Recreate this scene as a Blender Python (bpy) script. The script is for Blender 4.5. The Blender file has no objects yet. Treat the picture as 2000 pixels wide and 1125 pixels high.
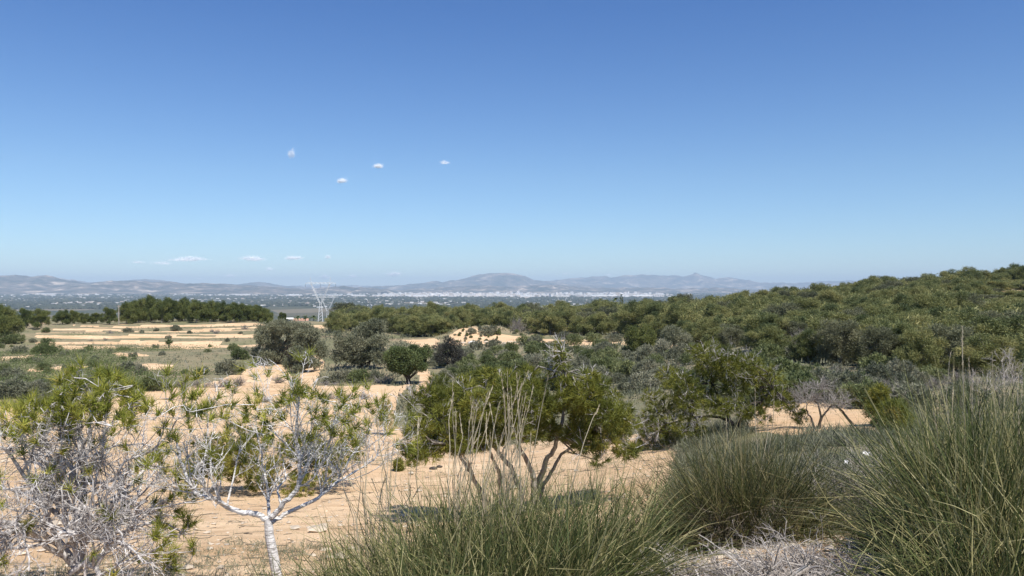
import bpy, math
import numpy as np
R = math.radians
sc = bpy.context.scene
COL = sc.collection

# ------------------------------------------------------------------ camera
F, CX, CY = 1540.0, 1000.0, 562.5          # focal length and centre of the photo in its own pixels
cam_d = bpy.data.cameras.new("camera")
cam_d.sensor_width = 36.0
cam_d.lens = 36.0 * F / 2000.0
cam_d.clip_start = 0.05
cam_d.clip_end = 120000.0
cam = bpy.data.objects.new("camera", cam_d)
cam.location = (0, 0, 0)
cam.rotation_euler = (R(90), 0, 0)
COL.objects.link(cam)
sc.camera = cam

# ------------------------------------------------------------------ sky, sun, exposure
SUN_EL, SUN_AZ = 58.0, 148.0               # azimuth clockwise from the view direction (+Y)
world = bpy.data.worlds.new("World")
sc.world = world
world.use_nodes = True
wn, wl = world.node_tree.nodes, world.node_tree.links
wn.clear()
sky = wn.new("ShaderNodeTexSky")
sky.sky_type = 'NISHITA'
sky.sun_disc = False
sky.sun_elevation = R(SUN_EL)
sky.sun_rotation = R(SUN_AZ)
sky.altitude = 100.0
sky.air_density = 1.0
sky.dust_density = 0.0
sky.ozone_density = 4.0
bg = wn.new("ShaderNodeBackground")
bg.inputs["Strength"].default_value = 0.092
wo = wn.new("ShaderNodeOutputWorld")
tone = wn.new("ShaderNodeMix"); tone.data_type = 'RGBA'; tone.blend_type = 'MULTIPLY'; tone.inputs[0].default_value = 1.0
tco = wn.new("ShaderNodeTexCoord"); sxyz = wn.new("ShaderNodeSeparateXYZ"); wl.new(tco.outputs["Generated"], sxyz.inputs[0])
skr = wn.new("ShaderNodeValToRGB")                        # clear air: deeper blue with height
for i_, (p_, c_) in enumerate([(0.0, (0.66, 0.80, 0.97)), (0.14, (0.63, 0.765, 0.91)), (0.33, (0.42, 0.63, 0.91)), (0.7, (0.40, 0.62, 0.88))]):
    e_ = skr.color_ramp.elements[i_] if i_ < 2 else skr.color_ramp.elements.new(p_)
    e_.position = p_; e_.color = (*c_, 1)
wl.new(sxyz.outputs[2], skr.inputs[0]); wl.new(skr.outputs[0], tone.inputs[7])
wl.new(sky.outputs[0], tone.inputs[6])
wl.new(tone.outputs[2], bg.inputs[0])
wl.new(bg.outputs[0], wo.inputs[0])
sun_d = bpy.data.lights.new("sun", 'SUN')
sun_d.energy = 4.2
sun_d.angle = R(0.53)
sun_d.color = (1.0, 0.95, 0.87)
sun = bpy.data.objects.new("sun", sun_d)
COL.objects.link(sun)
sun.rotation_euler = (R(90 - SUN_EL), 0, R(180 - SUN_AZ))
sc.view_settings.view_transform = 'Standard'
sc.view_settings.look = 'None'
sc.view_settings.exposure = 0.6
sc.view_settings.gamma = 1.0
sc.cycles.max_bounces = 5
sc.cycles.transparent_max_bounces = 8
sc.cycles.use_denoising = True
sc.cycles.denoiser = 'OPENIMAGEDENOISE'
sc.cycles.denoising_input_passes = 'RGB_ALBEDO_NORMAL'
sc.cycles.denoising_prefilter = 'ACCURATE'

# ------------------------------------------------------------------ noise and mesh helpers
def _h(ix, iy, s):
    h = (ix.astype(np.int64) * 374761393 + iy.astype(np.int64) * 668265263 + s * 1442695041) & 0xffffffff
    h = ((h ^ (h >> 13)) * 1274126177) & 0xffffffff
    h = ((h ^ (h >> 15)) * 2246822519) & 0xffffffff
    return ((h ^ (h >> 16)) & 0xffffff) / float(0xffffff)

def vnoise(x, y, s=0):
    x = np.asarray(x, float); y = np.asarray(y, float)
    ix, iy = np.floor(x), np.floor(y)
    fx, fy = x - ix, y - iy
    fx = fx * fx * (3 - 2 * fx); fy = fy * fy * (3 - 2 * fy)
    a, b = _h(ix, iy, s), _h(ix + 1, iy, s)
    c, d = _h(ix, iy + 1, s), _h(ix + 1, iy + 1, s)
    return (a * (1 - fx) + b * fx) * (1 - fy) + (c * (1 - fx) + d * fx) * fy

def fbm(x, y, octv=4, s=0, gain=0.5):
    t = 0; a = 1.0; n = 0
    for i in range(octv):
        t = t + a * vnoise(np.asarray(x) * 2 ** i + 17.3 * i, np.asarray(y) * 2 ** i - 9.1 * i, s + i)
        n += a; a *= gain
    return t / n

def norm(v):
    return v / np.maximum(np.linalg.norm(v, axis=-1, keepdims=True), 1e-9)

class MB:
    """collects triangles and quads, links them as one mesh object"""
    def __init__(s):
        s.v = []; s.t = []; s.f3 = []; s.f4 = []; s.m3 = []; s.m4 = []; s.n = 0
    def mesh(s, V, f3=None, f4=None, tint=0.5, mat=0):
        V = np.asarray(V, np.float32).reshape(-1, 3)
        s.v.append(V)
        s.t.append(np.broadcast_to(np.asarray(tint, np.float32), (len(V),)))
        if f3 is not None and len(f3):
            f3 = np.asarray(f3, np.int64); s.f3.append(f3 + s.n); s.m3.append(np.full(len(f3), mat))
        if f4 is not None and len(f4):
            f4 = np.asarray(f4, np.int64); s.f4.append(f4 + s.n); s.m4.append(np.full(len(f4), mat))
        s.n += len(V)
    def tris(s, P, tint=0.5, mat=0):
        n = len(P)
        t = np.repeat(np.broadcast_to(np.asarray(tint, np.float32), (n,)), 3)
        s.mesh(P.reshape(-1, 3), f3=np.arange(3 * n).reshape(n, 3), tint=t, mat=mat)
    def box(s, c, d, rz=0.0, tint=0.5, mat=0):
        c = np.asarray(c, float); hx, hy, hz = np.asarray(d, float) / 2
        P = np.array([[-hx, -hy, -hz], [hx, -hy, -hz], [hx, hy, -hz], [-hx, hy, -hz],
                      [-hx, -hy, hz], [hx, -hy, hz], [hx, hy, hz], [-hx, hy, hz]])
        ca, sa = math.cos(rz), math.sin(rz)
        P = P @ np.array([[ca, sa, 0], [-sa, ca, 0], [0, 0, 1]]) + c
        s.mesh(P, f4=[[0, 3, 2, 1], [4, 5, 6, 7], [0, 1, 5, 4], [1, 2, 6, 5], [2, 3, 7, 6], [3, 0, 4, 7]], tint=tint, mat=mat)
    def tubes(s, paths, sides=4, tint=0.5, mat=0):
        """paths: list of (points (k,3), radii (k)); batched by number of points"""
        by = {}
        for p, r in paths:
            by.setdefault(len(p), []).append((p, r))
        for k, lst in by.items():
            P = np.array([a for a, _ in lst], float); Rr = np.array([b for _, b in lst], float)
            T = np.gradient(P, axis=1); T = norm(T)
            ref = np.where(np.abs(T[:, :1, 2:3]) > 0.8, np.array([1.0, 0, 0]), np.array([0, 0, 1.0]))
            A = norm(np.cross(T, np.broadcast_to(ref, T.shape))); B = np.cross(T, A)
            an = np.arange(sides) * 2 * math.pi / sides
            V = P[:, :, None, :] + Rr[:, :, None, None] * (np.cos(an)[None, None, :, None] * A[:, :, None, :] + np.sin(an)[None, None, :, None] * B[:, :, None, :])
            n = len(lst)
            base = (np.arange(n) * k * sides)[:, None, None] + (np.arange(k - 1) * sides)[None, :, None] + np.arange(sides)[None, None, :]
            nxt = (np.arange(n) * k * sides)[:, None, None] + (np.arange(k - 1) * sides)[None, :, None] + ((np.arange(sides) + 1) % sides)[None, None, :]
            f = np.stack([base, nxt, nxt + sides, base + sides], -1).reshape(-1, 4)
            tt = tint if np.isscalar(tint) else np.repeat(np.resize(np.asarray(tint), n), k * sides)
            s.mesh(V.reshape(-1, 3), f4=f, tint=tt, mat=mat)
    def build(s, name, mats, parent=None, smooth=False, link=True):
        me = bpy.data.meshes.new(name)
        V = np.concatenate(s.v); T = np.concatenate(s.t)
        f3 = np.concatenate(s.f3) if s.f3 else np.zeros((0, 3), np.int64)
        f4 = np.concatenate(s.f4) if s.f4 else np.zeros((0, 4), np.int64)
        m = np.concatenate([np.concatenate(s.m3) if s.m3 else np.zeros(0), np.concatenate(s.m4) if s.m4 else np.zeros(0)])
        me.vertices.add(len(V)); me.vertices.foreach_set("co", V.ravel())
        li = np.concatenate([f3.ravel(), f4.ravel()]).astype(np.int32)
        me.loops.add(len(li)); me.loops.foreach_set("vertex_index", li)
        tot = np.concatenate([np.full(len(f3), 3), np.full(len(f4), 4)]).astype(np.int32)
        st = np.concatenate([[0], np.cumsum(tot)[:-1]]).astype(np.int32)
        me.polygons.add(len(tot)); me.polygons.foreach_set("loop_start", st); me.polygons.foreach_set("loop_total", tot)
        me.polygons.foreach_set("material_index", m.astype(np.int32))
        me.polygons.foreach_set("use_smooth", np.full(len(tot), smooth))
        at = me.attributes.new("tint", 'FLOAT', 'POINT'); at.data.foreach_set("value", T.astype(np.float32))
        for k in (mats if isinstance(mats, (list, tuple)) else [mats]):
            me.materials.append(k)
        me.update(calc_edges=True)
        if not link:
            return me
        o = bpy.data.objects.new(name, me); COL.objects.link(o)
        if parent: o.parent = parent
        return o

def tag(o, label=None, cat=None, group=None, kind=None):
    if label: o['label'] = label
    if cat: o['category'] = cat
    if group: o['group'] = group
    if kind: o['kind'] = kind
    return o

def root(name, loc, label, cat, group=None, rz=0.0):
    o = bpy.data.objects.new(name, None); COL.objects.link(o)
    o.location = loc; o.rotation_euler = (0, 0, rz); o.empty_display_size = 0.2
    return tag(o, label, cat, group)

def dup(o, loc, rz, scale, label, group=None, cat=None):
    """copy of a thing with copies of its parts"""
    c = o.copy(); COL.objects.link(c)
    c.location = loc; c.rotation_euler = (0, 0, rz); c.scale = scale
    c['label'] = label
    if group: c['group'] = group
    elif 'group' in c: del c['group']
    if cat: c['category'] = cat
    for ch in list(o.children):
        d = ch.copy(); COL.objects.link(d); d.parent = c
    return c

def used_or_dup(proto, state, loc, rz, scale, label, group=None, cat=None):
    """the prototype itself the first time, a copy afterwards"""
    if not state.get(proto.name):
        state[proto.name] = True
        proto.location = loc; proto.rotation_euler = (0, 0, rz); proto.scale = scale; proto['label'] = label
        if group: proto['group'] = group
        elif 'group' in proto: del proto['group']
        if cat: proto['category'] = cat
        return proto
    return dup(proto, loc, rz, scale, label, group, cat)

# ------------------------------------------------------------------ materials
def new_mat(name):
    m = bpy.data.materials.new(name); m.use_nodes = True
    nt = m.node_tree; nt.nodes.clear()
    return m, nt.nodes, nt.links

def ramp(n, cols):
    r = n.new("ShaderNodeValToRGB"); e = r.color_ramp.elements
    while len(e) < len(cols): e.new(0.5)
    for i, (p, c) in enumerate(cols):
        e[i].position = p; e[i].color = (*c, 1)
    return r

def leaf_mat(name, cols, transl=0.3, rnd=0.25, rough=0.6, spec=0.25):
    """foliage: colour from the per-leaf tint, shifted per tree"""
    m, n, l = new_mat(name)
    a = n.new("ShaderNodeAttribute"); a.attribute_name = "tint"
    oi = n.new("ShaderNodeObjectInfo")
    s1 = n.new("ShaderNodeMath"); s1.operation = 'SUBTRACT'; l.new(oi.outputs["Random"], s1.inputs[0]); s1.inputs[1].default_value = 0.5
    s2 = n.new("ShaderNodeMath"); s2.operation = 'MULTIPLY_ADD'; l.new(s1.outputs[0], s2.inputs[0]); s2.inputs[1].default_value = rnd
    l.new(a.outputs["Fac"], s2.inputs[2])
    rp = ramp(n, cols); l.new(s2.outputs[0], rp.inputs[0])
    p = n.new("ShaderNodeBsdfPrincipled"); p.inputs["Roughness"].default_value = rough
    p.inputs["Specular IOR Level"].default_value = spec
    l.new(rp.outputs[0], p.inputs["Base Color"])
    t = n.new("ShaderNodeBsdfTranslucent"); l.new(rp.outputs[0], t.inputs[0])
    mx = n.new("ShaderNodeMixShader"); mx.inputs[0].default_value = transl
    l.new(p.outputs[0], mx.inputs[1]); l.new(t.outputs[0], mx.inputs[2])
    o = n.new("ShaderNodeOutputMaterial"); l.new(mx.outputs[0], o.inputs[0])
    return m

def bark_mat(name, c1, c2, scale=30.0, rings=False, c3=None):
    m, n, l = new_mat(name)
    tc = n.new("ShaderNodeTexCoord")
    mp = n.new("ShaderNodeMapping"); mp.inputs["Scale"].default_value = (1, 1, 5.0 if rings else 0.35)
    l.new(tc.outputs["Object"], mp.inputs[0])
    ns = n.new("ShaderNodeTexNoise"); ns.inputs["Scale"].default_value = scale; ns.inputs["Detail"].default_value = 6
    l.new(mp.outputs[0], ns.inputs["Vector"])
    rp = ramp(n, [(0.35, c1), (0.62, c2)] if c3 is None else [(0.3, c3), (0.42, c1), (0.62, c2)])
    l.new(ns.outputs["Fac"], rp.inputs[0])
    p = n.new("ShaderNodeBsdfPrincipled"); p.inputs["Roughness"].default_value = 0.85
    p.inputs["Specular IOR Level"].default_value = 0.15
    l.new(rp.outputs[0], p.inputs["Base Color"])
    b = n.new("ShaderNodeBump"); b.inputs["Strength"].default_value = 0.5; b.inputs["Distance"].default_value = 0.01
    l.new(ns.outputs["Fac"], b.inputs["Height"]); l.new(b.outputs[0], p.inputs["Normal"])
    o = n.new("ShaderNodeOutputMaterial"); l.new(p.outputs[0], o.inputs[0])
    return m

def plain_mat(name, c, rough=0.7, var=0.25, scale=2.0):
    m, n, l = new_mat(name)
    tc = n.new("ShaderNodeTexCoord")
    ns = n.new("ShaderNodeTexNoise"); ns.inputs["Scale"].default_value = scale; ns.inputs["Detail"].default_value = 5
    l.new(tc.outputs["Object"], ns.inputs["Vector"])
    rp = ramp(n, [(0.3, tuple(x * (1 - var) for x in c)), (0.7, tuple(min(1, x * (1 + var)) for x in c))])
    l.new(ns.outputs["Fac"], rp.inputs[0])
    p = n.new("ShaderNodeBsdfPrincipled"); p.inputs["Roughness"].default_value = rough
    l.new(rp.outputs[0], p.inputs["Base Color"])
    o = n.new("ShaderNodeOutputMaterial"); l.new(p.outputs[0], o.inputs[0])
    return m

M = {}
M['pine_near'] = leaf_mat('pine_needles_yellow_green', [(0.0, (0.084, 0.104, 0.019)), (0.45, (0.210, 0.234, 0.037)), (0.8, (0.368, 0.365, 0.065)), (1.0, (0.503, 0.431, 0.104))], 0.3, 0.1)
M['pine_mid'] = leaf_mat('pine_needles_olive', [(0.0, (0.071, 0.091, 0.020)), (0.5, (0.177, 0.190, 0.033)), (0.85, (0.286, 0.269, 0.051)), (1.0, (0.420, 0.323, 0.097))], 0.28, 0.1)
M['pine_far'] = leaf_mat('pine_needles_forest', [(0.0, (0.086, 0.113, 0.046)), (0.5, (0.199, 0.213, 0.077)), (1.0, (0.337, 0.305, 0.121))], 0.25, 0.26)
M['pine_grey'] = leaf_mat('pine_needles_greyish', [(0.0, (0.077, 0.086, 0.047)), (0.5, (0.149, 0.155, 0.085)), (1.0, (0.246, 0.240, 0.143))], 0.25, 0.5)
M['pine_dark'] = leaf_mat('pine_needles_dark', [(0.0, (0.058, 0.082, 0.027)), (0.5, (0.124, 0.150, 0.045)), (1.0, (0.222, 0.227, 0.068))], 0.22, 0.4)
M['olive'] = leaf_mat('olive_leaves', [(0.0, (0.111, 0.125, 0.075)), (0.5, (0.212, 0.218, 0.137)), (1.0, (0.334, 0.324, 0.217))], 0.2, 0.2)
M['dark_tree'] = leaf_mat('grey_twiggy_leaves', [(0.0, (0.035, 0.036, 0.030)), (0.5, (0.070, 0.068, 0.056)), (1.0, (0.115, 0.105, 0.085))], 0.2, 0.1)
M['carob'] = leaf_mat('carob_leaves', [(0.0, (0.045, 0.065, 0.026)), (0.5, (0.111, 0.145, 0.051)), (1.0, (0.194, 0.223, 0.089))], 0.25, 0.1)
M['orchard'] = leaf_mat('orchard_trees', [(0.0, (0.022, 0.030, 0.020)), (0.5, (0.040, 0.050, 0.032)), (1.0, (0.070, 0.078, 0.050))], 0.1, 0.0)
M['shrub'] = leaf_mat('shrub_leaves', [(0.0, (0.079, 0.105, 0.039)), (0.5, (0.162, 0.188, 0.075)), (1.0, (0.256, 0.270, 0.124))], 0.25, 0.7)
M['shrub_grey'] = leaf_mat('shrub_leaves_grey', [(0.0, (0.113, 0.123, 0.080)), (0.5, (0.198, 0.206, 0.134)), (1.0, (0.309, 0.297, 0.209))], 0.25, 0.6)
M['dry'] = leaf_mat('dry_twigs', [(0.0, (0.12, 0.105, 0.095)), (0.5, (0.23, 0.205, 0.185)), (1.0, (0.37, 0.34, 0.31))], 0.1, 0.4)
M['dry_pale'] = leaf_mat('dry_twigs_pale', [(0.0, (0.20, 0.17, 0.145)), (0.5, (0.40, 0.355, 0.315)), (1.0, (0.60, 0.55, 0.50))], 0.1, 0.1)
M['grass_dark'] = leaf_mat('tussock_blades_dark', [(0.0, (0.037, 0.048, 0.018)), (0.45, (0.079, 0.093, 0.032)), (0.68, (0.132, 0.135, 0.046)), (0.8, (0.241, 0.203, 0.092)), (1.0, (0.370, 0.318, 0.170))], 0.3, 0.12)
M['grass'] = leaf_mat('tussock_blades', [(0.0, (0.048, 0.066, 0.024)), (0.45, (0.104, 0.129, 0.043)), (0.68, (0.174, 0.186, 0.062)), (0.8, (0.317, 0.282, 0.124)), (1.0, (0.485, 0.440, 0.228))], 0.3, 0.12)
M['dead_grass'] = leaf_mat('dead_grass_leaves', [(0.0, (0.10, 0.085, 0.065)), (0.5, (0.22, 0.185, 0.14)), (1.0, (0.42, 0.36, 0.27))], 0.15, 0.15)
M['straw'] = leaf_mat('straw_stalk', [(0.0, (0.26, 0.20, 0.13)), (0.5, (0.45, 0.38, 0.26)), (1.0, (0.62, 0.54, 0.40))], 0.15, 0.2)
M['bark_white'] = bark_mat('white_bark', (0.42, 0.40, 0.38), (0.78, 0.755, 0.73), 26, True, (0.10, 0.09, 0.08))
M['bark_pale'] = bark_mat('pale_bark', (0.33, 0.305, 0.29), (0.66, 0.625, 0.60), 30, False, (0.12, 0.10, 0.09))
M['bark_grey'] = bark_mat('grey_bark', (0.15, 0.135, 0.115), (0.36, 0.33, 0.29), 18)
M['bark_dark'] = bark_mat('dark_bark', (0.035, 0.030, 0.026), (0.10, 0.085, 0.07), 14)
M['metal'] = plain_mat('galvanised_steel', (0.58, 0.60, 0.62), 0.45, 0.08)
M['wood_pole'] = plain_mat('pole_wood', (0.34, 0.30, 0.26), 0.8)
M['petal'] = plain_mat('white_petals', (0.85, 0.83, 0.84), 0.6, 0.03)
M['house_white'] = plain_mat('white_render', (0.78, 0.75, 0.70), 0.8, 0.05, 0.6)
M['roof_tile'] = plain_mat('clay_roof', (0.42, 0.24, 0.16), 0.8, 0.2, 1.0)
M['dark_open'] = plain_mat('dark_opening', (0.05, 0.05, 0.055), 0.5, 0.1)
M['shed_roof'] = plain_mat('pale_shed_sheeting', (0.82, 0.83, 0.82), 0.6, 0.05, 0.01)
M['stone'] = plain_mat('pale_limestone', (0.50, 0.42, 0.32), 0.9, 0.3, 6.0)
M['bird'] = plain_mat('dark_feathers', (0.03, 0.03, 0.035), 0.7, 0.1)

# ------------------------------------------------------------------ terrain
TROWS = np.array([1.0, 3, 5, 6.5, 10, 17, 25, 40, 60, 80, 110, 150, 200, 260, 300, 400, 700, 1200, 2500, 40000])
FARZ = [-34, -56, -90, -90]
TCOLS = {
    -800: [-1.75, -1.8, -2.0, -2.3, -3.1, -4.5, -5.7, -8.0, -9.4, -9.7, -9.9, -10.0, -9.9, -11.5, -13.5, -18] + FARZ,
    450:  [-1.75, -1.8, -2.0, -2.35, -3.1, -4.5, -5.7, -8.0, -9.4, -9.7, -9.9, -10.0, -9.9, -11.0, -13.0, -18] + FARZ,
    620:  [-1.75, -1.85, -2.1, -2.4, -3.1, -4.45, -5.6, -8.0, -9.2, -9.5, -9.5, -9.4, -9.4, -11.0, -13.0, -18] + FARZ,
    950:  [-1.70, -1.80, -2.0, -2.35, -3.1, -4.4, -5.5, -7.8, -8.9, -9.2, -9.2, -9.2, -9.2, -10.5, -12.0, -16, -24, -46, -90, -90],
    1250: [-1.65, -1.70, -1.88, -2.15, -2.75, -3.75, -4.8, -6.4, -7.5, -7.9, -8.1, -8.1, -8.1, -9.3, -11.5, -17, -25, -46, -90, -90],
    1500: [-1.60, -1.65, -1.75, -1.95, -2.5, -3.3, -3.9, -4.7, -5.2, -5.5, -5.6, -5.4, -5.2, -6.5, -9.0, -16] + FARZ,
    1750: [-1.58, -1.62, -1.73, -1.93, -2.4, -3.15, -3.75, -4.5, -4.9, -4.8, -4.3, -3.2, -2.2, -2.8, -5.0, -13] + FARZ,
    2000: [-1.55, -1.60, -1.70, -1.90, -2.3, -3.0, -3.55, -4.2, -4.4, -3.9, -2.8, -1.0, 0.9, 1.0, -1.5, -10] + FARZ,
    2800: [-1.55, -1.60, -1.70, -1.85, -2.2, -2.8, -3.3, -3.7, -3.6, -2.8, -1.0, 1.5, 4.0, 5.0, 3.5, -6] + FARZ,
}
GLY = np.linspace(0, math.log(40000), 260)
GPX = np.arange(-800, 2801, 40.0)
_cols = np.array(sorted(TCOLS)); _tab = np.array([TCOLS[c] for c in _cols])
_t1 = np.array([np.interp(GLY, np.log(TROWS), _tab[i]) for i in range(len(_cols))])
_G = np.array([np.interp(GPX, _cols, _t1[:, j]) for j in range(len(GLY))]).T
def _blur(A, ax, k):
    for _ in range(k):
        p = np.pad(A, [(1, 1) if i == ax else (0, 0) for i in (0, 1)], mode='edge')
        A = 0.25 * np.take(p, range(0, A.shape[ax]), ax) + 0.5 * A + 0.25 * np.take(p, range(2, A.shape[ax] + 2), ax)
    return A
_G = _blur(_blur(_G, 1, 8), 0, 3)
STEPS = [(148, 0.50), (159, 0.55), (171, 0.5), (184, 0.4)]

def gz(x, y):
    x = np.asarray(x, float); y = np.asarray(y, float)
    ye = np.maximum(y, 3.0)
    px = np.clip(CX + F * x / ye, -799, 2799)
    ly = np.log(np.maximum(y, 1.0))
    i = (px + 800) / 40.0; j = ly / GLY[1]
    i0 = np.clip(np.floor(i).astype(int), 0, len(GPX) - 2); j0 = np.clip(np.floor(j).astype(int), 0, len(GLY) - 2)
    fi, fj = i - i0, np.clip(j - j0, 0, 1)
    z = (_G[i0, j0] * (1 - fi) + _G[i0 + 1, j0] * fi) * (1 - fj) + (_G[i0, j0 + 1] * (1 - fi) + _G[i0 + 1, j0 + 1] * fi) * fj
    # roughness of the land
    k = np.clip(y / 60.0, 0.15, 1.0) * np.clip((1500 - y) / 800.0, 0, 1)
    z = z + (fbm(x / 14.0, y / 14.0, 3, 3) - 0.5) * 0.9 * k
    z = z + (fbm(x / 1.6, y / 1.6, 3, 9) - 0.5) * 0.16 * np.clip((300 - y) / 100.0, 0, 1)
    z = z + (fbm(x / 0.35, y / 0.35, 2, 21) - 0.5) * 0.04 * np.clip((30 - y) / 10.0, 0, 1)
    # terraces on the left
    tl = np.clip((560 - px) / 60.0, 0, 1) * np.clip((px + 100) / 120.0, 0, 1)
    wob = (fbm(x / 25.0, y / 60.0, 3, 31) - 0.5) * 9.0
    for (ys, hs) in STEPS:
        z = z + tl * hs * np.clip((y - ys - wob) / 0.9, 0, 1) * np.clip((330 - y) / 100, 0, 1)
    z = z - tl * 0.55 * np.clip((y - 120) / 20, 0, 1) * np.clip((330 - y) / 100, 0, 1)
    # the eroded knoll in the middle distance
    g = np.exp(-((x + 6.5) / 6.5) ** 2 - ((y - 152) / 9.0) ** 2)
    z = z + g * (1.5 + 2.6 * (fbm(x / 2.2, y / 2.2, 3, 41) - 0.5))
    return z

_YS = np.exp(np.linspace(math.log(1.5), math.log(6000), 5000))
def at(px, py):
    """where the line of sight through a photo pixel meets the ground"""
    X = (px - CX) / F * _YS; Z = -(py - CY) / F * _YS
    hit = np.nonzero(Z <= gz(X, _YS))[0]
    k = hit[0] if len(hit) else len(_YS) - 1
    Y = _YS[k]
    return np.array([X[k], Y, float(gz(X[k], Y))])
def on(px, Y):
    """the ground at depth Y in photo column px"""
    x = (px - CX) / F * Y
    return np.array([x, Y, float(gz(x, Y))])
def pt(px, py, Y):
    return np.array([(px - CX) / F * Y, Y, -(py - CY) / F * Y])

# sand patches: outlines walked on the ground
SAND = [
    [(-300, 900), (0, 800), (60, 790), (60, 810), (300, 770), (395, 752), (420, 800), (420, 1400), (-900, 1400)],
    [(290, 775), (400, 757), (470, 738), (486, 716), (540, 700), (560, 728), (620, 728), (650, 692), (652, 716), (628, 748), (740, 750), (800, 753), (840, 745), (800, 775), (790, 830), (900, 870), (1240, 850), (1300, 880), (1300, 1000), (1240, 1400), (300, 1400)],
    [(775, 666), (850, 664), (858, 672), (845, 688), (852, 700), (866, 722), (872, 735), (866, 752), (872, 770), (840, 760), (850, 735), (842, 715), (832, 700), (838, 684), (810, 680)],
    [(585, 732), (600, 690), (640, 686), (662, 700), (650, 722), (630, 736)],
    [(1425, 840), (1440, 800), (1560, 780), (1660, 792), (1720, 800), (1720, 842), (1600, 842), (1500, 848)],
    [(880, 678), (886, 658), (900, 644), (925, 640), (945, 648), (960, 660), (1030, 664), (1040, 672), (960, 674)],
    [(980, 660), (1060, 660), (1090, 664), (1240, 668), (1240, 676), (1090, 674), (985, 670)],
    [(1235, 728), (1262, 726), (1305, 730), (1292, 742), (1262, 738)],
    [(1255, 676), (1310, 674), (1355, 678), (1350, 682), (1260, 682)],
    [(205, 694), (225, 692), (300, 694), (300, 698), (210, 699)],
    [(288, 714), (330, 711), (378, 712), (374, 722), (300, 724)],
    [(10, 702), (60, 694), (64, 698), (16, 706)],
    [(50, 721), (110, 719), (170, 722), (140, 727), (60, 727)],
    [(320, 674), (380, 676), (378, 681), (320, 680)], [(116, 678), (205, 680), (204, 685), (116, 684)],
    [(1240, 1180), (1250, 1100), (1330, 1042), (1500, 1030), (1700, 1040), (1700, 1200)],
    [(1940, 585), (1935, 574), (1985, 568), (2100, 566), (2100, 576), (1990, 584)],
    [(1925, 560), (1960, 545), (2060, 545), (2060, 556), (1960, 562)],
    [(1725, 738), (1755, 735), (1752, 745), (1728, 746)],
    [(585, 636), (640, 634), (640, 641), (590, 642)],
]
SANDW = [np.array([at(*p)[:2] if p[1] < 1150 else on(p[0], 1540 * 2.0 / (p[1] - 562))[:2] for p in poly]) for poly in SAND]
def inpoly(x, y, P):
    r = np.zeros(x.shape, bool); j = len(P) - 1
    for i in range(len(P)):
        xi, yi = P[i]; xj, yj = P[j]
        c = (yi > y) != (yj > y)
        with np.errstate(divide='ignore', invalid='ignore'):
            xx = (xj - xi) * (y - yi) / (yj - yi + 1e-12) + xi
        r ^= c & (x < xx); j = i
    return r
def sandmask(x, y):
    x = np.asarray(x, float); y = np.asarray(y, float)
    a = np.clip(y * 0.018, 0.05, 2.0)
    wx = x + (fbm(x / (a * 8), y / (a * 8), 3, 51) - 0.5) * a * 4
    wy = y + (fbm(x / (a * 8) + 40, y / (a * 8), 3, 52) - 0.5) * a * 9
    m = np.zeros(x.shape)
    for P in SANDW:
        m = np.maximum(m, inpoly(wx, wy, P).astype(float))
    # terrace banks are bare
    px = CX + F * x / np.maximum(y, 3.0)
    tl = (px < 530) & (px > 70) & (y > 138) & (y < 196)
    wob = (fbm(x / 25.0, y / 60.0, 3, 31) - 0.5) * 9.0
    b = np.zeros(x.shape, bool)
    for ys, hs in STEPS:
        b |= (y > ys + wob - 2.0) & (y < ys + wob + 1.0 + 5 * (fbm(x / 20.0, y / 40.0, 2, 67) - .4))
    b |= (fbm(x / 30.0 + 5, y / 4.0, 3, 61) > 0.60)
    b &= fbm(x / 16.0 + 3, y / 2.5, 4, 69) > .36
    m = np.where(tl & b, 1.0, m)
    return m

sa = np.concatenate([np.linspace(-1.35, -0.74, 60, endpoint=False), np.linspace(-0.74, 0.74, 520, endpoint=False), np.linspace(0.74, 1.35, 60)])
ya = np.concatenate([np.linspace(-6, 1.5, 20, endpoint=False), np.exp(np.arange(math.log(1.5), math.log(30), 0.0125)),
                     np.exp(np.arange(math.log(30), math.log(270), 0.0095)), np.exp(np.arange(math.log(270), math.log(3000), 0.03)),
                     np.exp(np.arange(math.log(3000), math.log(33000), 0.06))])
SS, YY = np.meshgrid(sa, ya, indexing='ij')
XX = SS * (YY + 8.0)
ZZ = gz(XX, YY)
sm = sandmask(XX, YY)
ns_, ny_ = SS.shape
g = MB()
idx = np.arange(ns_ * ny_).reshape(ns_, ny_)
q = np.stack([idx[:-1, :-1], idx[1:, :-1], idx[1:, 1:], idx[:-1, 1:]], -1).reshape(-1, 4)
g.mesh(np.stack([XX, YY, ZZ], -1).reshape(-1, 3), f4=q, tint=sm.ravel())

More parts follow.
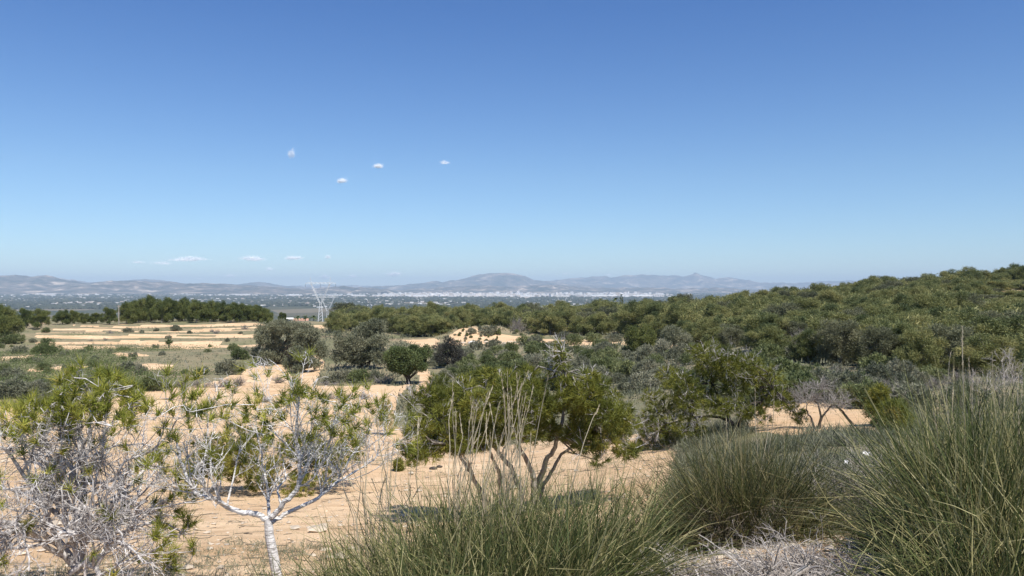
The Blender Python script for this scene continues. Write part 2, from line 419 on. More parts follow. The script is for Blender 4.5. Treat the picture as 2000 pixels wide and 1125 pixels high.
def ground_material():
    m, n, l = new_mat('sandy_ground')
    geo = n.new("ShaderNodeNewGeometry")
    def noise(scale, detail=6, rough=0.6, vec=None):
        k = n.new("ShaderNodeTexNoise"); k.inputs["Scale"].default_value = scale
        k.inputs["Detail"].default_value = detail; k.inputs["Roughness"].default_value = rough
        l.new(vec or geo.outputs["Position"], k.inputs["Vector"]); return k
    def mix(f, a, b):
        k = n.new("ShaderNodeMix"); k.data_type = 'RGBA'
        l.new(f, k.inputs[0]) if not isinstance(f, float) else setattr(k.inputs[0], 'default_value', f)
        for s, v in ((6, a), (7, b)):
            if isinstance(v, tuple): k.inputs[s].default_value = (*v, 1)
            else: l.new(v, k.inputs[s])
        return k.outputs[2]
    def mr(v, a, b):
        k = n.new("ShaderNodeMapRange"); k.inputs[1].default_value = a; k.inputs[2].default_value = b
        k.interpolation_type = 'SMOOTHSTEP'; l.new(v, k.inputs[0]); return k.outputs[0]
    at_ = n.new("ShaderNodeAttribute"); at_.attribute_name = "tint"
    # sand
    mpa = n.new("ShaderNodeMapping"); mpa.inputs["Scale"].default_value = (0.5, 1.5, 1.0); mpa.inputs["Rotation"].default_value = (0, 0, 0.12); l.new(geo.outputs["Position"], mpa.inputs[0])
    n1, n2, n3 = noise(0.35, 6, 0.65, mpa.outputs[0]), noise(3.0, 8, 0.7, mpa.outputs[0]), noise(30.0, 6, 0.7)
    s1 = ramp(n, [(0.35, (0.59, 0.395, 0.225)), (0.65, (0.75, 0.55, 0.35))]); l.new(n1.outputs[0], s1.inputs[0])
    s2 = mix(mr(n2.outputs[0], 0.48, 0.70), s1.outputs[0], (0.50, 0.335, 0.20))
    s3 = mix(mr(n3.outputs[0], 0.60, 0.75), s2, (0.72, 0.58, 0.42))
    s4 = mix(mr(n3.outputs[0], 0.42, 0.28), s3, (0.30, 0.205, 0.13))
    # soil with litter under the scrub
    n4 = noise(0.09, 6, 0.65)
    e1 = ramp(n, [(0.32, (0.16, 0.165, 0.085)), (0.5, (0.25, 0.215, 0.135)), (0.68, (0.36, 0.27, 0.175))]); l.new(n4.outputs[0], e1.inputs[0])
    e2 = mix(mr(n2.outputs[0], 0.45, 0.65), e1.outputs[0], (0.15, 0.155, 0.08))
    # edge of the sand broken up by plants
    ad = n.new("ShaderNodeMath"); ad.operation = 'MULTIPLY_ADD'; l.new(n2.outputs[0], ad.inputs[0]); ad.inputs[1].default_value = 0.9; l.new(at_.outputs["Fac"], ad.inputs[2])
    near = mix(mr(ad.outputs[0], 0.82, 1.02), e2, s4)
    # fields of the plain
    mp = n.new("ShaderNodeMapping"); mp.inputs["Scale"].default_value = (1 / 260.0, 1 / 420.0, 0); mp.inputs["Rotation"].default_value = (0, 0, 0.3)
    l.new(geo.outputs["Position"], mp.inputs[0])
    vo = n.new("ShaderNodeTexVoronoi"); vo.inputs["Scale"].default_value = 1.0; l.new(mp.outputs[0], vo.inputs["Vector"])
    sp = n.new("ShaderNodeSeparateColor"); l.new(vo.outputs["Color"], sp.inputs[0])
    fc = ramp(n, [(0.0, (0.040, 0.050, 0.030)), (0.45, (0.065, 0.072, 0.042)), (0.75, (0.11, 0.10, 0.065)), (0.92, (0.19, 0.16, 0.11)), (1.0, (0.24, 0.20, 0.14))])
    l.new(sp.outputs[0], fc.inputs[0])
    sx = n.new("ShaderNodeSeparateXYZ"); l.new(geo.outputs["Position"], sx.inputs[0])
    fin = mix(mr(sx.outputs[1], 380.0, 700.0), near, fc.outputs[0])
    p = n.new("ShaderNodeBsdfPrincipled"); p.inputs["Roughness"].default_value = 0.95
    p.inputs["Specular IOR Level"].default_value = 0.1
    l.new(fin, p.inputs["Base Color"])
    hb = n.new("ShaderNodeMath"); hb.operation = 'ADD'; l.new(n2.outputs[0], hb.inputs[0]); l.new(n3.outputs[0], hb.inputs[1])
    b = n.new("ShaderNodeBump"); b.inputs["Strength"].default_value = 0.6; b.inputs["Distance"].default_value = 0.06
    l.new(hb.outputs[0], b.inputs["Height"]); l.new(b.outputs[0], p.inputs["Normal"])
    o = n.new("ShaderNodeOutputMaterial"); l.new(p.outputs[0], o.inputs[0])
    return m
ground = g.build('ground', ground_material(), smooth=True)
tag(ground, kind='structure')

# ------------------------------------------------------------------ mountains
def mountain_material(name, scale, bare):
    m, n, l = new_mat(name)
    geo = n.new("ShaderNodeNewGeometry")
    ns = n.new("ShaderNodeTexNoise"); ns.inputs["Scale"].default_value = scale; ns.inputs["Detail"].default_value = 8; ns.inputs["Roughness"].default_value = 0.65
    l.new(geo.outputs["Position"], ns.inputs["Vector"])
    rp = ramp(n, [(0.38, (0.028, 0.034, 0.023)), (0.47, (0.075, 0.068, 0.05)), (0.56, (0.17, 0.135, 0.105)), (0.66, bare)])
    l.new(ns.outputs[0], rp.inputs[0])
    p = n.new("ShaderNodeBsdfPrincipled"); p.inputs["Roughness"].default_value = 1.0; p.inputs["Specular IOR Level"].default_value = 0.0
    l.new(rp.outputs[0], p.inputs["Base Color"])
    o = n.new("ShaderNodeOutputMaterial"); l.new(p.outputs[0], o.inputs[0])
    return m

def mountain(name, crest, D, depth, relief, mat, seed, base=-92.0):
    cx = np.array([c[0] for c in crest], float); cy = np.array([c[1] for c in crest], float)
    px = np.linspace(cx[0], cx[-1], int((cx[-1] - cx[0]) / 1.5) + 2)
    t = np.linspace(0, 1, 90)
    PX, T = np.meshgrid(px, t, indexing='ij')
    Y = D + (T - 0.6) * depth
    X = (PX - CX) / F * D * (1 + (T - 0.6) * 0.05)
    top = -(np.interp(PX, cx, cy) - CY + (fbm(PX / 11.0, PX * 0 + seed, 4, seed + 3, .6) - .5) * 3.4) / F * D - base
    prof = np.where(T < 0.6, (T / 0.6) ** 1.15, np.clip((1 - T) / 0.4, 0, 1) ** 1.3)
    L = depth / 2.6
    rid = 1 - np.abs(2 * fbm(X / L, Y / L, 5, seed, 0.55) - 1)
    fine = fbm(X / (L * 0.22), Y / (L * 0.3), 4, seed + 9) - 0.5
    mid = np.clip(4 * prof * (1 - prof), 0, 1)
    gul = 1 - np.abs(2 * fbm(X / (L * .32), Y / (L * .55), 4, seed + 5, .55) - 1)
    Z = base + top * prof * (1 - 0.55 * mid * (1 - rid)) + relief * mid * (rid - 0.75) * 2.2 + relief * 1.9 * (gul - .72) * np.clip(prof * 2.5, 0, 1) * (.35 + .65 * mid) + relief * 0.5 * fine * np.clip(prof * 3, 0, 1)
    Z[:, 0] = base - 5; Z[:, -1] = base - 5
    mb = MB(); a, b = PX.shape; idx = np.arange(a * b).reshape(a, b)
    mb.mesh(np.stack([X, Y, Z], -1).reshape(-1, 3), f4=np.stack([idx[:-1, :-1], idx[1:, :-1], idx[1:, 1:], idx[:-1, 1:]], -1).reshape(-1, 4))
    o = mb.build(name, mat, smooth=False)
    return tag(o, kind='structure')

MM1 = mountain_material('arid_hillside', 0.0030, (0.52, 0.42, 0.32))
MM2 = mountain_material('arid_mountainside', 0.0019, (0.54, 0.44, 0.34))
mountain('mountain_range', [(-420, 556), (-300, 545), (-150, 541), (0, 537), (30, 536), (60, 540), (92, 537), (118, 545), (150, 550), (182, 552), (220, 549), (262, 548), (300, 550), (330, 551), (370, 554), (410, 553), (450, 556), (500, 559), (540, 562), (590, 564), (640, 561), (668, 559), (700, 561), (730, 565), (770, 572)], 13500, 4200, 45, MM1, 101)
mountain('mountain_range', [(-500, 559), (-200, 553), (0, 549), (60, 546), (95, 538), (130, 545), (190, 552), (240, 548), (285, 545), (312, 547), (350, 553), (420, 557), (462, 556), (490, 552), (515, 552), (545, 557), (600, 562), (700, 563), (760, 566)], 20000, 4000, 50, MM2, 131)
mountain('mountain_range', [(700, 566), (745, 562), (790, 558), (830, 553), (850, 549), (865, 551), (900, 545), (925, 538), (950, 534.5), (975, 533.5), (1000, 535), (1022, 538), (1038, 546), (1060, 549), (1100, 553), (1160, 558), (1220, 562), (1300, 566)], 20500, 5200, 75, MM2, 151)
mountain('foothill', [(740, 571), (800, 566), (860, 562), (900, 559), (950, 558), (1000, 560), (1060, 556), (1095, 557), (1130, 562), (1200, 563), (1260, 561), (1330, 564), (1400, 562), (1480, 566), (1560, 568)], 15500, 3200, 35, MM1, 171)
mountain('mountain_range', [(980, 560), (1040, 550), (1075, 549), (1110, 545), (1150, 542), (1178, 538), (1196, 543), (1215, 538), (1240, 538), (1256, 536), (1290, 539), (1310, 539), (1335, 540), (1350, 536), (1358, 533), (1372, 538), (1395, 544), (1420, 543), (1445, 545), (1480, 552), (1560, 556), (1700, 562)], 25000, 5500, 90, MM2, 191)
mountain('mountain_range', [(1380, 560), (1450, 555), (1500, 552), (1560, 553), (1620, 549), (1660, 547), (1700, 547), (1760, 546), (1850, 548), (2000, 552), (2300, 558)], 24500, 3500, 70, MM2, 211)
mountain('mountain_range', [(-600, 561), (0, 558), (300, 560), (560, 558), (640, 557), (800, 559), (1000, 560), (1400, 560), (2500, 560)], 28500, 2500, 40, MM2, 231)

# ------------------------------------------------------------------ haze
hz = MB(); hz.box((0, 17000, 160), (100000, 34400, 560))
hm, hn, hl = new_mat('haze_air')
pv = hn.new("ShaderNodeVolumePrincipled"); pv.inputs["Density"].default_value = 6.2e-5
pv.inputs["Color"].default_value = (0.66, 0.83, 1.0, 1); pv.inputs["Anisotropy"].default_value = -0.1
ho = hn.new("ShaderNodeOutputMaterial"); hl.new(pv.outputs[0], ho.inputs["Volume"])
haze = hz.build('haze', hm); tag(haze, kind='stuff')

# ------------------------------------------------------------------ vegetation builders
def needles(mb, C, D, K, L, W, rng, fwd=0.9, up=0.25, spread=0.75, jit=0.03, tint=None, mat=0):
    """K narrow leaves fanning out of every clump centre C around its direction D"""
    N = len(C)
    Cc = np.repeat(C, K, 0) + rng.normal(0, jit, (N * K, 3))
    d = norm(np.repeat(D, K, 0) * fwd + np.array([0, 0, up]) + rng.normal(0, spread, (N * K, 3)) * 0.8)
    ln = L * rng.uniform(0.55, 1.15, (N * K, 1))
    side = norm(np.cross(d, rng.normal(0, 1, (N * K, 3)))) * (W / 2) * rng.uniform(0.7, 1.3, (N * K, 1))
    P = np.stack([Cc - side, Cc + side, Cc + d * ln], 1)
    tt = np.repeat(np.full(N, 0.5) if tint is None else np.asarray(tint), K) + rng.normal(0, 0.10, N * K)
    mb.tris(P, np.clip(tt, 0, 1), mat)

def blob_points(blobs, n, rng, shell=0.6, cut=True):
    """points in the outer part of a union of ellipsoids, with outward directions"""
    B = np.array(blobs, float)
    w = (B[:, 3] * B[:, 4] + B[:, 3] * B[:, 5] + B[:, 4] * B[:, 5]); w = w / w.sum()
    k = rng.choice(len(B), int(n * 1.5), p=w)
    d = norm(rng.normal(0, 1, (len(k), 3)))
    r = (rng.uniform(shell ** 3, 1.0, len(k)) ** (1 / 3.0))[:, None]
    P = B[k, :3] + d * r * B[k, 3:6]
    if cut:
        ins = np.zeros(len(P), bool)
        for j, b in enumerate(B):
            q = (((P - b[:3]) / (b[3:6] * 0.62)) ** 2).sum(1) < 1
            ins |= q & (k != j)
        P, d, k = P[~ins], d[~ins], k[~ins]
    return P[:n], d[:n], k[:n]

def crown(rng, blobs, n, K, L, W, up=0.3, spread=0.8, jit=0.05, shell=0.55, mat=0, mb=None, base=0.5, tv=0.16):
    mb = mb or MB()
    P, d, k = blob_points(blobs, n, rng, shell)
    bt = rng.normal(base, tv, len(blobs))
    needles(mb, P, d, K, L, W, rng, 0.8, up, spread, jit, bt[k] + rng.normal(0, 0.08, len(k)), mat)
    return mb

def grow(out, p, d, L, r, lvl, mx, rng, wander=0.22, up=0.03, nch=(6, 5, 3), ang=(30, 70), lf=0.6, seg=0.07, tlo=0.2):
    n = int(np.clip(L / seg, 3, 12))
    pts = [np.array(p, float)]; dirs = []
    d = norm(np.array(d, float))
    for i in range(n):
        d = norm(d + rng.normal(0, wander, 3) + np.array([0, 0, up]))
        pts.append(pts[-1] + d * L / n); dirs.append(d)
    rad = np.linspace(r, max(r * 0.45, 0.0008), n + 1)
    out.append((np.array(pts), rad, lvl, d))
    if lvl < mx:
        for c in range(nch[lvl]):
            t = rng.uniform(tlo, 1.0); i = min(int(t * n), n - 1)
            a = R(rng.uniform(*ang)); dd = dirs[i]
            pe = norm(np.cross(dd, rng.normal(0, 1, 3)))
            nd = dd * math.cos(a) + pe * math.sin(a)
            grow(out, pts[i] + (pts[i + 1] - pts[i]) * (t * n - i), nd, L * lf * rng.uniform(0.6, 1.2) * (1.15 - 0.5 * t), rad[i] * 0.62, lvl + 1, mx, rng, wander, up, nch, ang, lf, seg, tlo)

def path_px(lst, Y, dy, rng, r0, r1):
    """a limb through photo points, swinging away in depth by dy at its tip"""
    n = len(lst); t = np.linspace(0, 1, n)
    P = np.array([pt(px, py, Y + dy * tt) for (px, py), tt in zip(lst, t)])
    # refine
    tt = np.linspace(0, 1, n * 3)
    P = np.stack([np.interp(tt, t, P[:, i]) for i in range(3)], 1)
    P[1:-1] = 0.25 * P[:-2] + 0.5 * P[1:-1] + 0.25 * P[2:]
    P[1:-1] += rng.normal(0, r0 * 0.25, P[1:-1].shape)
    return P, np.linspace(r0, r1, len(P))

def tubes_of(mb, paths, sides_by=(7, 5, 4, 3), tint=0.5, mat=0):
    for lv in range(5):
        s = [(a, b) for (a, b, l, _) in paths if l == lv]
        if s: mb.tubes(s, sides_by[min(lv, len(sides_by) - 1)], tint, mat)

def joiner(paths):
    """joins loose needle tufts to the closest branch below them"""
    A = np.concatenate([a for (a, b, l, d) in paths])
    def join(q, d, rng, r=.0026):
        v = q - A; L = np.linalg.norm(v, axis=1) + np.where(v[:, 2] < 0.04, .25, 0) + np.where(np.linalg.norm(v, axis=1) < .05, 1, 0)
        a = A[int(np.argmin(L))]; ln = np.linalg.norm(q - a)
        m1 = q - d * min(.45 * ln, .14) + rng.normal(0, .06 * ln, 3); m0 = a * .6 + m1 * .4 + rng.normal(0, .06 * ln, 3)
        return (np.array([a, m0, m1, q]), np.array([r * 1.3, r * 1.1, r, r * .7]))
    return join

def add_spurs(paths, rng, per, L, r):
    """short bare twigs on existing branches"""
    add = []
    for (P, rad, lv, d) in list(paths):
        for c in range(rng.poisson(per)):
            i = rng.integers(1, len(P)); t = norm(P[i] - P[i - 1])
            nd = norm(t * 0.5 + rng.normal(0, 0.7, 3) + np.array([0, 0, 0.15]))
            ln = L * rng.uniform(0.4, 1.4); m = P[i] + nd * ln * 0.5
            nd2 = norm(nd + rng.normal(0, 0.4, 3))
            add.append((np.array([P[i], m, m + nd2 * ln * 0.5]), np.array([r, r * 0.75, r * 0.4]), 3, nd2))
    paths.extend(add)

# ---- pine variants for the forest (about 4.6 m wide, 4.2 m high)
def pine_variant(seed, mat, bark, label='pine', n=2500, K=9, L=0.24, W=0.052, low=0.12, loose=0.0):
    rng = np.random.default_rng(seed)
    rt = root('pine_tree', (0, 0, 0), label, 'pine tree')
    blobs = []
    nb = 20
    for i in range(nb):
        a = i * 2.4 + rng.uniform(-0.5, 0.5); h = low + (1 - low) * (i / (nb - 1)) ** 0.85
        env = math.sqrt(max(0.02, 1 - ((h - 0.42) / 0.62) ** 2))
        rr = 1.75 * env * rng.uniform(0.55, 1.0)
        s = rng.uniform(0.35, 0.85)
        blobs.append((rr * math.cos(a), rr * math.sin(a), 3.75 * h * rng.uniform(0.93, 1.04), s, s, s * rng.uniform(0.5, 0.72)))
    blobs.append((0, 0, 2.1, 1.0, 1.0, 1.2))
    for i in range(9):
        a = rng.uniform(0, 6.28); h = rng.uniform(.35, 1.05); rr = 2.05 * math.sqrt(max(.03, 1 - ((h - .42) / .68) ** 2)); s = rng.uniform(.25, .5)
        blobs.append((rr * math.cos(a), rr * math.sin(a), 3.8 * h, s, s, s * rng.uniform(.6, 1.1)))
    cm = crown(rng, blobs, n, K, L, W, 0.55, 0.8, 0.13, 0.30)
    cm.build('crown', mat, rt)
    tr = MB(); paths = []
    bend = rng.normal(0, 0.2, 2)
    P = np.array([[0, 0, -0.3], [bend[0] * .3, bend[1] * .3, 0.6], [bend[0], bend[1], 1.5], [bend[0] * 1.2, bend[1] * 1.2, 2.6], [bend[0], bend[1], 3.4]])
    tr.tubes([(P, np.array([.15, .12, .10, .06, .03]))], 6)
    for b in blobs[::2]:
        q = P[1] + (P[3] - P[1]) * rng.uniform(0.0, 0.9); e = np.array(b[:3])
        tr.tubes([(np.array([q, (q + e) / 2 + [0, 0, -0.1], e]), np.array([.05, .035, .015]))], 4)
    tr.build('trunk', bark, rt)
    return rt

# ---- shrub variants (about 2 m wide, 1.2 m high), one mesh each
def shrub_variant(seed, mat, name, cat, n=420, K=9, L=0.16, W=0.05, dry=False):
    rng = np.random.default_rng(seed)
    mb = MB()
    if dry:
        ps = []
        for i in range(34):
            a = rng.uniform(0, 2 * math.pi); e = R(rng.uniform(15, 80))
            grow(ps, (rng.normal(0, .12), rng.normal(0, .12), 0), (math.cos(a) * math.cos(e), math.sin(a) * math.cos(e), math.sin(e)), rng.uniform(0.6, 1.0), 0.016, 0, 2, rng, 0.16, 0.02, (6, 4), (20, 55), 0.55, 0.12)
        for lv, s in ((0, 4), (1, 3), (2, 3)):
            pp = [(a, b) for (a, b, l, _) in ps if l == lv]
            mb.tubes(pp, s, rng.uniform(0.2, 0.95, len(pp)))
        return tag(mb.build(name, mat), 'shrub', cat)
    blobs = []
    for i in range(9):
        a = i * 2.4 + rng.uniform(-.4, .4); rr = rng.uniform(0.15, 0.68); s = rng.uniform(0.3, 0.48)
        blobs.append((rr * math.cos(a), rr * math.sin(a), rng.uniform(0.25, 0.9) * (1.05 - rr * 0.8), s, s, s * 0.85))
    crown(rng, blobs, n, K, L, W, 0.45, 0.7, 0.04, 0.4, mb=mb)
    st = []
    for b in blobs:
        e = np.array(b[:3]); st.append((np.array([[0, 0, -.1], e * 0.5 + rng.normal(0, .05, 3), e]), np.array([.03, .02, .008])))
    mb.tubes(st, 4, 0.1, 1)
    return tag(mb.build(name, [mat, M['bark_grey']]), 'shrub', cat)

PINES = [pine_variant(300 + i, M['pine_grey'] if i in (3,) else M['pine_far'], M['bark_grey'], n=1900 if i % 2 else 2600) for i in range(6)]
PINES_D = [pine_variant(340 + i, M['pine_dark'], M['bark_grey'], low=0.14) for i in range(3)]
SHR = [shrub_variant(400 + i, M['shrub'], 'shrub', 'shrub') for i in range(4)]
SHG = [shrub_variant(420 + i, M['shrub_grey'], 'shrub', 'shrub') for i in range(4)]
SHD = [shrub_variant(440 + i, M['dry'], 'dry_shrub', 'dry shrub', dry=True) for i in range(3)]
ST = {}
rngP = np.random.default_rng(77)

def place_pine(px, base_py, w_px, h_px, label, group=None, Y=None, dark=False):
    p = at(px, base_py) if Y is None else on(px, Y)
    k = p[1] / F
    proto = (PINES_D if dark else PINES)[rngP.integers(3 if dark else 6)]
    w, h = w_px * k, h_px * k
    return used_or_dup(proto, ST, tuple(p), rngP.uniform(0, 6.28), (w / 4.6, w / 4.6, h / 4.15), label, group)

def place_shrub(px, base_py, w_px, h_px, label, kind='g', group=None, Y=None, cat=None):
    p = at(px, base_py) if Y is None else on(px, Y)
    k = p[1] / F
    lst = {'g': SHR, 's': SHG, 'd': SHD}[kind]
    proto = lst[rngP.integers(len(lst))]
    w, h = w_px * k, h_px * k
    wn_, hn_ = (1.9, 1.05) if kind == 'd' else (1.95, 1.25)
    return used_or_dup(proto, ST, (p[0], p[1], p[2] - 0.03), rngP.uniform(0, 6.28), (w / wn_, w / wn_, h / hn_), label, group, cat)


# ================================================================== the foreground
# ---- the white-barked sapling
rng = np.random.default_rng(5)
YS = 5.5
b0 = on(548, YS)
sap = root('pine_sapling', tuple(b0), 'white barked young pine with forked trunk and sparse needle tufts, standing alone left of centre', 'pine sapling')
limbs = []
def limb(lst, Y, dy, r0, r1): 
    P, r = path_px(lst, Y, dy, rng, r0, r1); limbs.append((P - b0, r)); return P - b0, r
trunk = MB()
tp = [(556, 1215), (548, 1160), (541, 1125), (534, 1085), (526, 1045), (524, 1012)]
P = np.array([pt(px, py, YS) for px, py in tp]) - b0
P[0, 2] = min(P[0, 2], -0.15)
trunk.tubes([(P, np.array([.046, .040, .036, .034, .031, .029]))], 12)
LIMBS = [
    ([(524, 1016), (500, 1003), (475, 1001), (444, 990), (428, 977), (405, 970), (381, 965), (367, 940), (354, 900), (345, 857)], -0.25, .019, .007),
    ([(525, 1016), (537, 1003), (550, 986), (579, 961), (585, 932), (586, 900), (581, 875), (577, 853), (579, 817), (585, 760)], -0.22, .019, .005),
    ([(527, 1020), (536, 1018), (554, 1004), (601, 986), (630, 966), (650, 950), (666, 930), (684, 893), (716, 857)], 0.30, .016, .005),
    ([(524, 1012), (525, 1000), (523, 979), (522, 950), (516, 922), (508, 880), (500, 835)], 0.45, .012, .004),
]
SUBL = [
    ([(655, 945), (680, 929), (706, 914), (727, 900), (748, 878)], 0.2, .008, .003),
    ([(584, 950), (600, 945), (615, 932), (630, 900), (640, 868)], -0.1, .007, .003),
    ([(428, 975), (415, 945), (410, 905), (411, 862), (418, 835)], 0.1, .007, .003),
    ([(444, 985), (452, 950), (462, 905), (470, 870)], 0.15, .007, .003),
    ([(585, 905), (610, 860), (640, 835)], -0.15, .006, .0025),
    ([(578, 850), (560, 830), (548, 800)], 0.1, .005, .0025),
    ([(550, 985), (540, 955), (560, 935), (553, 905)], 0.3, .008, .003),
    ([(381, 963), (350, 958), (332, 952)], -0.1, .006, .002),
]
tips = []
lm = MB()
sub = []
for lst, dy, r0, r1 in LIMBS + SUBL:
    P, r = limb(lst, YS, dy, r0, r1)
    lm.tubes([(P, r * 1.15)], 8 if r0 > .01 else 5)
    n = len(P)
    for i in range(max(2, int(n * 0.3)), n):
        for c in range(rng.poisson(0.75)):
            t = norm(P[i] - P[i - 1]); pe = norm(np.cross(t, rng.normal(0, 1, 3))); a = R(rng.uniform(25, 65))
            nd = norm(t * math.cos(a) + pe * math.sin(a) + np.array([0, 0, 0.45]))
            grow(sub, P[i], nd, rng.uniform(0.15, 0.42), max(r[i] * 0.55, .0028), 1, 3, rng, 0.16, 0.05, (0, 4, 2), (25, 60), 0.6, 0.05)
    tips.append((P[-1], norm(P[-1] - P[-3])))
add_spurs(sub, rng, 0.7, 0.07, .0024)
tubes_of(lm, sub, (6, 5, 4, 3))
trunk.build('trunk', M['bark_white'], sap)
cand = [(a[-1], d) for (a, b, l, d) in sub if l in (1, 2) and len(a) > 3] + tips
cz = np.array([c[0][2] for c in cand]) + b0[2]
keep = [c for c, z in zip(cand, cz) if rng.uniform() < np.interp(z, [-1.45, -1.15, -0.8], [0.02, 0.07, 0.34])]
ext = []; tw_ = []; jn = joiner([(P, r, 0, None) for P, r in limbs] + sub)
for (px, py, rx, ry, n) in [(420, 815, 50, 30, 6), (480, 805, 45, 30, 9), (535, 790, 45, 32, 9), (588, 762, 22, 16, 6), (640, 792, 40, 28, 7), (690, 795, 32, 30, 5), (745, 825, 22, 22, 3), (440, 865, 55, 35, 3), (530, 855, 70, 35, 3), (620, 865, 55, 35, 3), (700, 850, 35, 25, 3), (365, 800, 35, 40, 6)]:
    for _ in range(n):
        u = rng.uniform(-1, 1, 2); q = pt(px + u[0] * rx, py + u[1] * ry, YS + rng.uniform(-0.45, 0.55)) - b0
        d = norm(np.array([0, 0, 0.8]) + rng.normal(0, 0.45, 3)); ext.append((q, d))
        tw_.append(jn(q, d, rng))
lm.tubes(tw_, 4)
lm.build('branch', M['bark_white'], sap)
allc = keep + ext
C = np.array([c[0] for c in allc]); D = np.array([c[1] for c in allc])
nm = MB()
for k in range(2):
    needles(nm, C - D * 0.022 * k, D, 20, 0.098, 0.0056, rng, 0.78, 0.1, 0.76, 0.006, np.clip(rng.normal(0.50, 0.22, len(C)), 0.02, 0.95))
nm.build('needles', M['pine_near'], sap)

# ---- the tangled half-dead pine on the left
rng = np.random.default_rng(8)
b1 = on(150, 5.7)
lp = root('pine_bush', tuple(b1), 'big tangled half dead pine with pale twigs and green top at left edge', 'pine bush')
ps = []
for i in range(15):
    a = i * 2.4 + rng.uniform(-.3, .3); e = R([12, 22, 40, 58, 70][i % 5] + rng.uniform(-6, 6))
    L = rng.uniform(0.85, 1.15) * (1.0 if e < 0.7 else 0.95)
    grow(ps, (rng.normal(0, .03), rng.normal(0, .03), 0.05 + 0.35 * rng.uniform()), (math.cos(a) * math.cos(e), math.sin(a) * math.cos(e) * 0.9, math.sin(e)), L, .021, 0, 3, rng, 0.20, 0.045, (8, 6, 3), (28, 70), 0.52, 0.07)
for lst, dy, r0 in [([(215, 1055), (200, 1052), (165, 1042), (120, 1040), (85, 1065), (0, 1075), (-60, 1100)], -0.5, .02), ([(160, 1050), (195, 1052), (235, 1056), (262, 1075), (280, 1100)], -0.45, .012),
                    ([(150, 1040), (190, 1000), (215, 960), (240, 900), (290, 885), (330, 850), (345, 820)], -0.1, .012), ([(160, 1050), (190, 930), (205, 850), (211, 760)], 0.0, .011), ([(130, 1060), (120, 960), (118, 850), (118, 790)], -0.2, .010), ([(300, 888), (318, 845), (327, 790)], -0.1, .007), ([(90, 1040), (60, 950), (40, 860)], -0.3, .009)]:
    P, r = path_px(lst, 5.6, dy, rng, r0, r0 * 0.4); P = P - b1
    ps.append((P, r, 0, norm(P[-1] - P[-2])))
    for i in range(4, len(P)):
        for c in range(rng.poisson(0.8)):
            t = norm(P[i] - P[i - 1]); nd = norm(t * 0.6 + rng.normal(0, .5, 3) + np.array([0, 0, .3]))
            grow(ps, P[i], nd, rng.uniform(.15, .4), r[i] * .55, 2, 3, rng, .16, .05, (0, 0, 3), (25, 60), .6, .05)
add_spurs(ps, rng, 1.4, 0.08, .0020)
bm_ = MB(); tubes_of(bm_, ps, (8, 6, 4, 3)); jn = joiner(ps); tw_ = []
cand = [(a[-1], d) for (a, b, l, d) in ps if l in (1, 2) and len(a) > 3]
keep = []
for (q, d) in cand:
    z = q[2] + b1[2]; y_ = q[1] + b1[1]; py = CY - z / y_ * F; px = CX + (q[0] + b1[0]) / y_ * F
    pr = np.interp(py, [750, 815, 870, 1000, 1125], [0.9, 0.4, 0.10, 0.05, 0.07])
    if px > 300 and py > 880: pr = 0.5
    if rng.uniform() < pr: keep.append((q, norm(d + np.array([0, 0, .5]))))
ext = []
for (px, py, rx, ry, n) in [(220, 748, 36, 22, 22), (160, 780, 50, 26, 24), (100, 792, 45, 28, 18), (245, 790, 40, 30, 14), (40, 815, 55, 28, 24), (190, 805, 80, 26, 26), (90, 822, 70, 26, 18), (290, 800, 25, 28, 5), (335, 800, 25, 45, 6), (375, 810, 22, 40, 5), (0, 850, 40, 20, 8), (150, 850, 80, 25, 5), (85, 940, 25, 22, 6), (285, 915, 30, 25, 6), (350, 990, 35, 40, 9), (340, 1070, 45, 45, 8)]:
    for _ in range(n):
        u = rng.uniform(-1, 1, 2); q = pt(px + u[0] * rx, py + u[1] * ry, 5.7 + rng.uniform(-0.55, 0.5)) - b1
        d = norm(np.array([0, 0, 0.9]) + rng.normal(0, 0.4, 3)); ext.append((q, d))
        tw_.append(jn(q, d, rng, .0030))
bm_.tubes(tw_, 4)
bm_.build('branch', M['bark_pale'], lp)
allc = keep + ext
C = np.array([c[0] for c in allc]); D = np.array([c[1] for c in allc])
nm = MB()
for k in range(2):
    needles(nm, C - D * 0.024 * k, D, 21, 0.102, 0.0058, rng, 0.78, 0.12, 0.76, 0.006, np.clip(rng.normal(0.52, 0.22, len(C)), 0.02, 0.97))
nm.build('needles', M['pine_near'], lp)

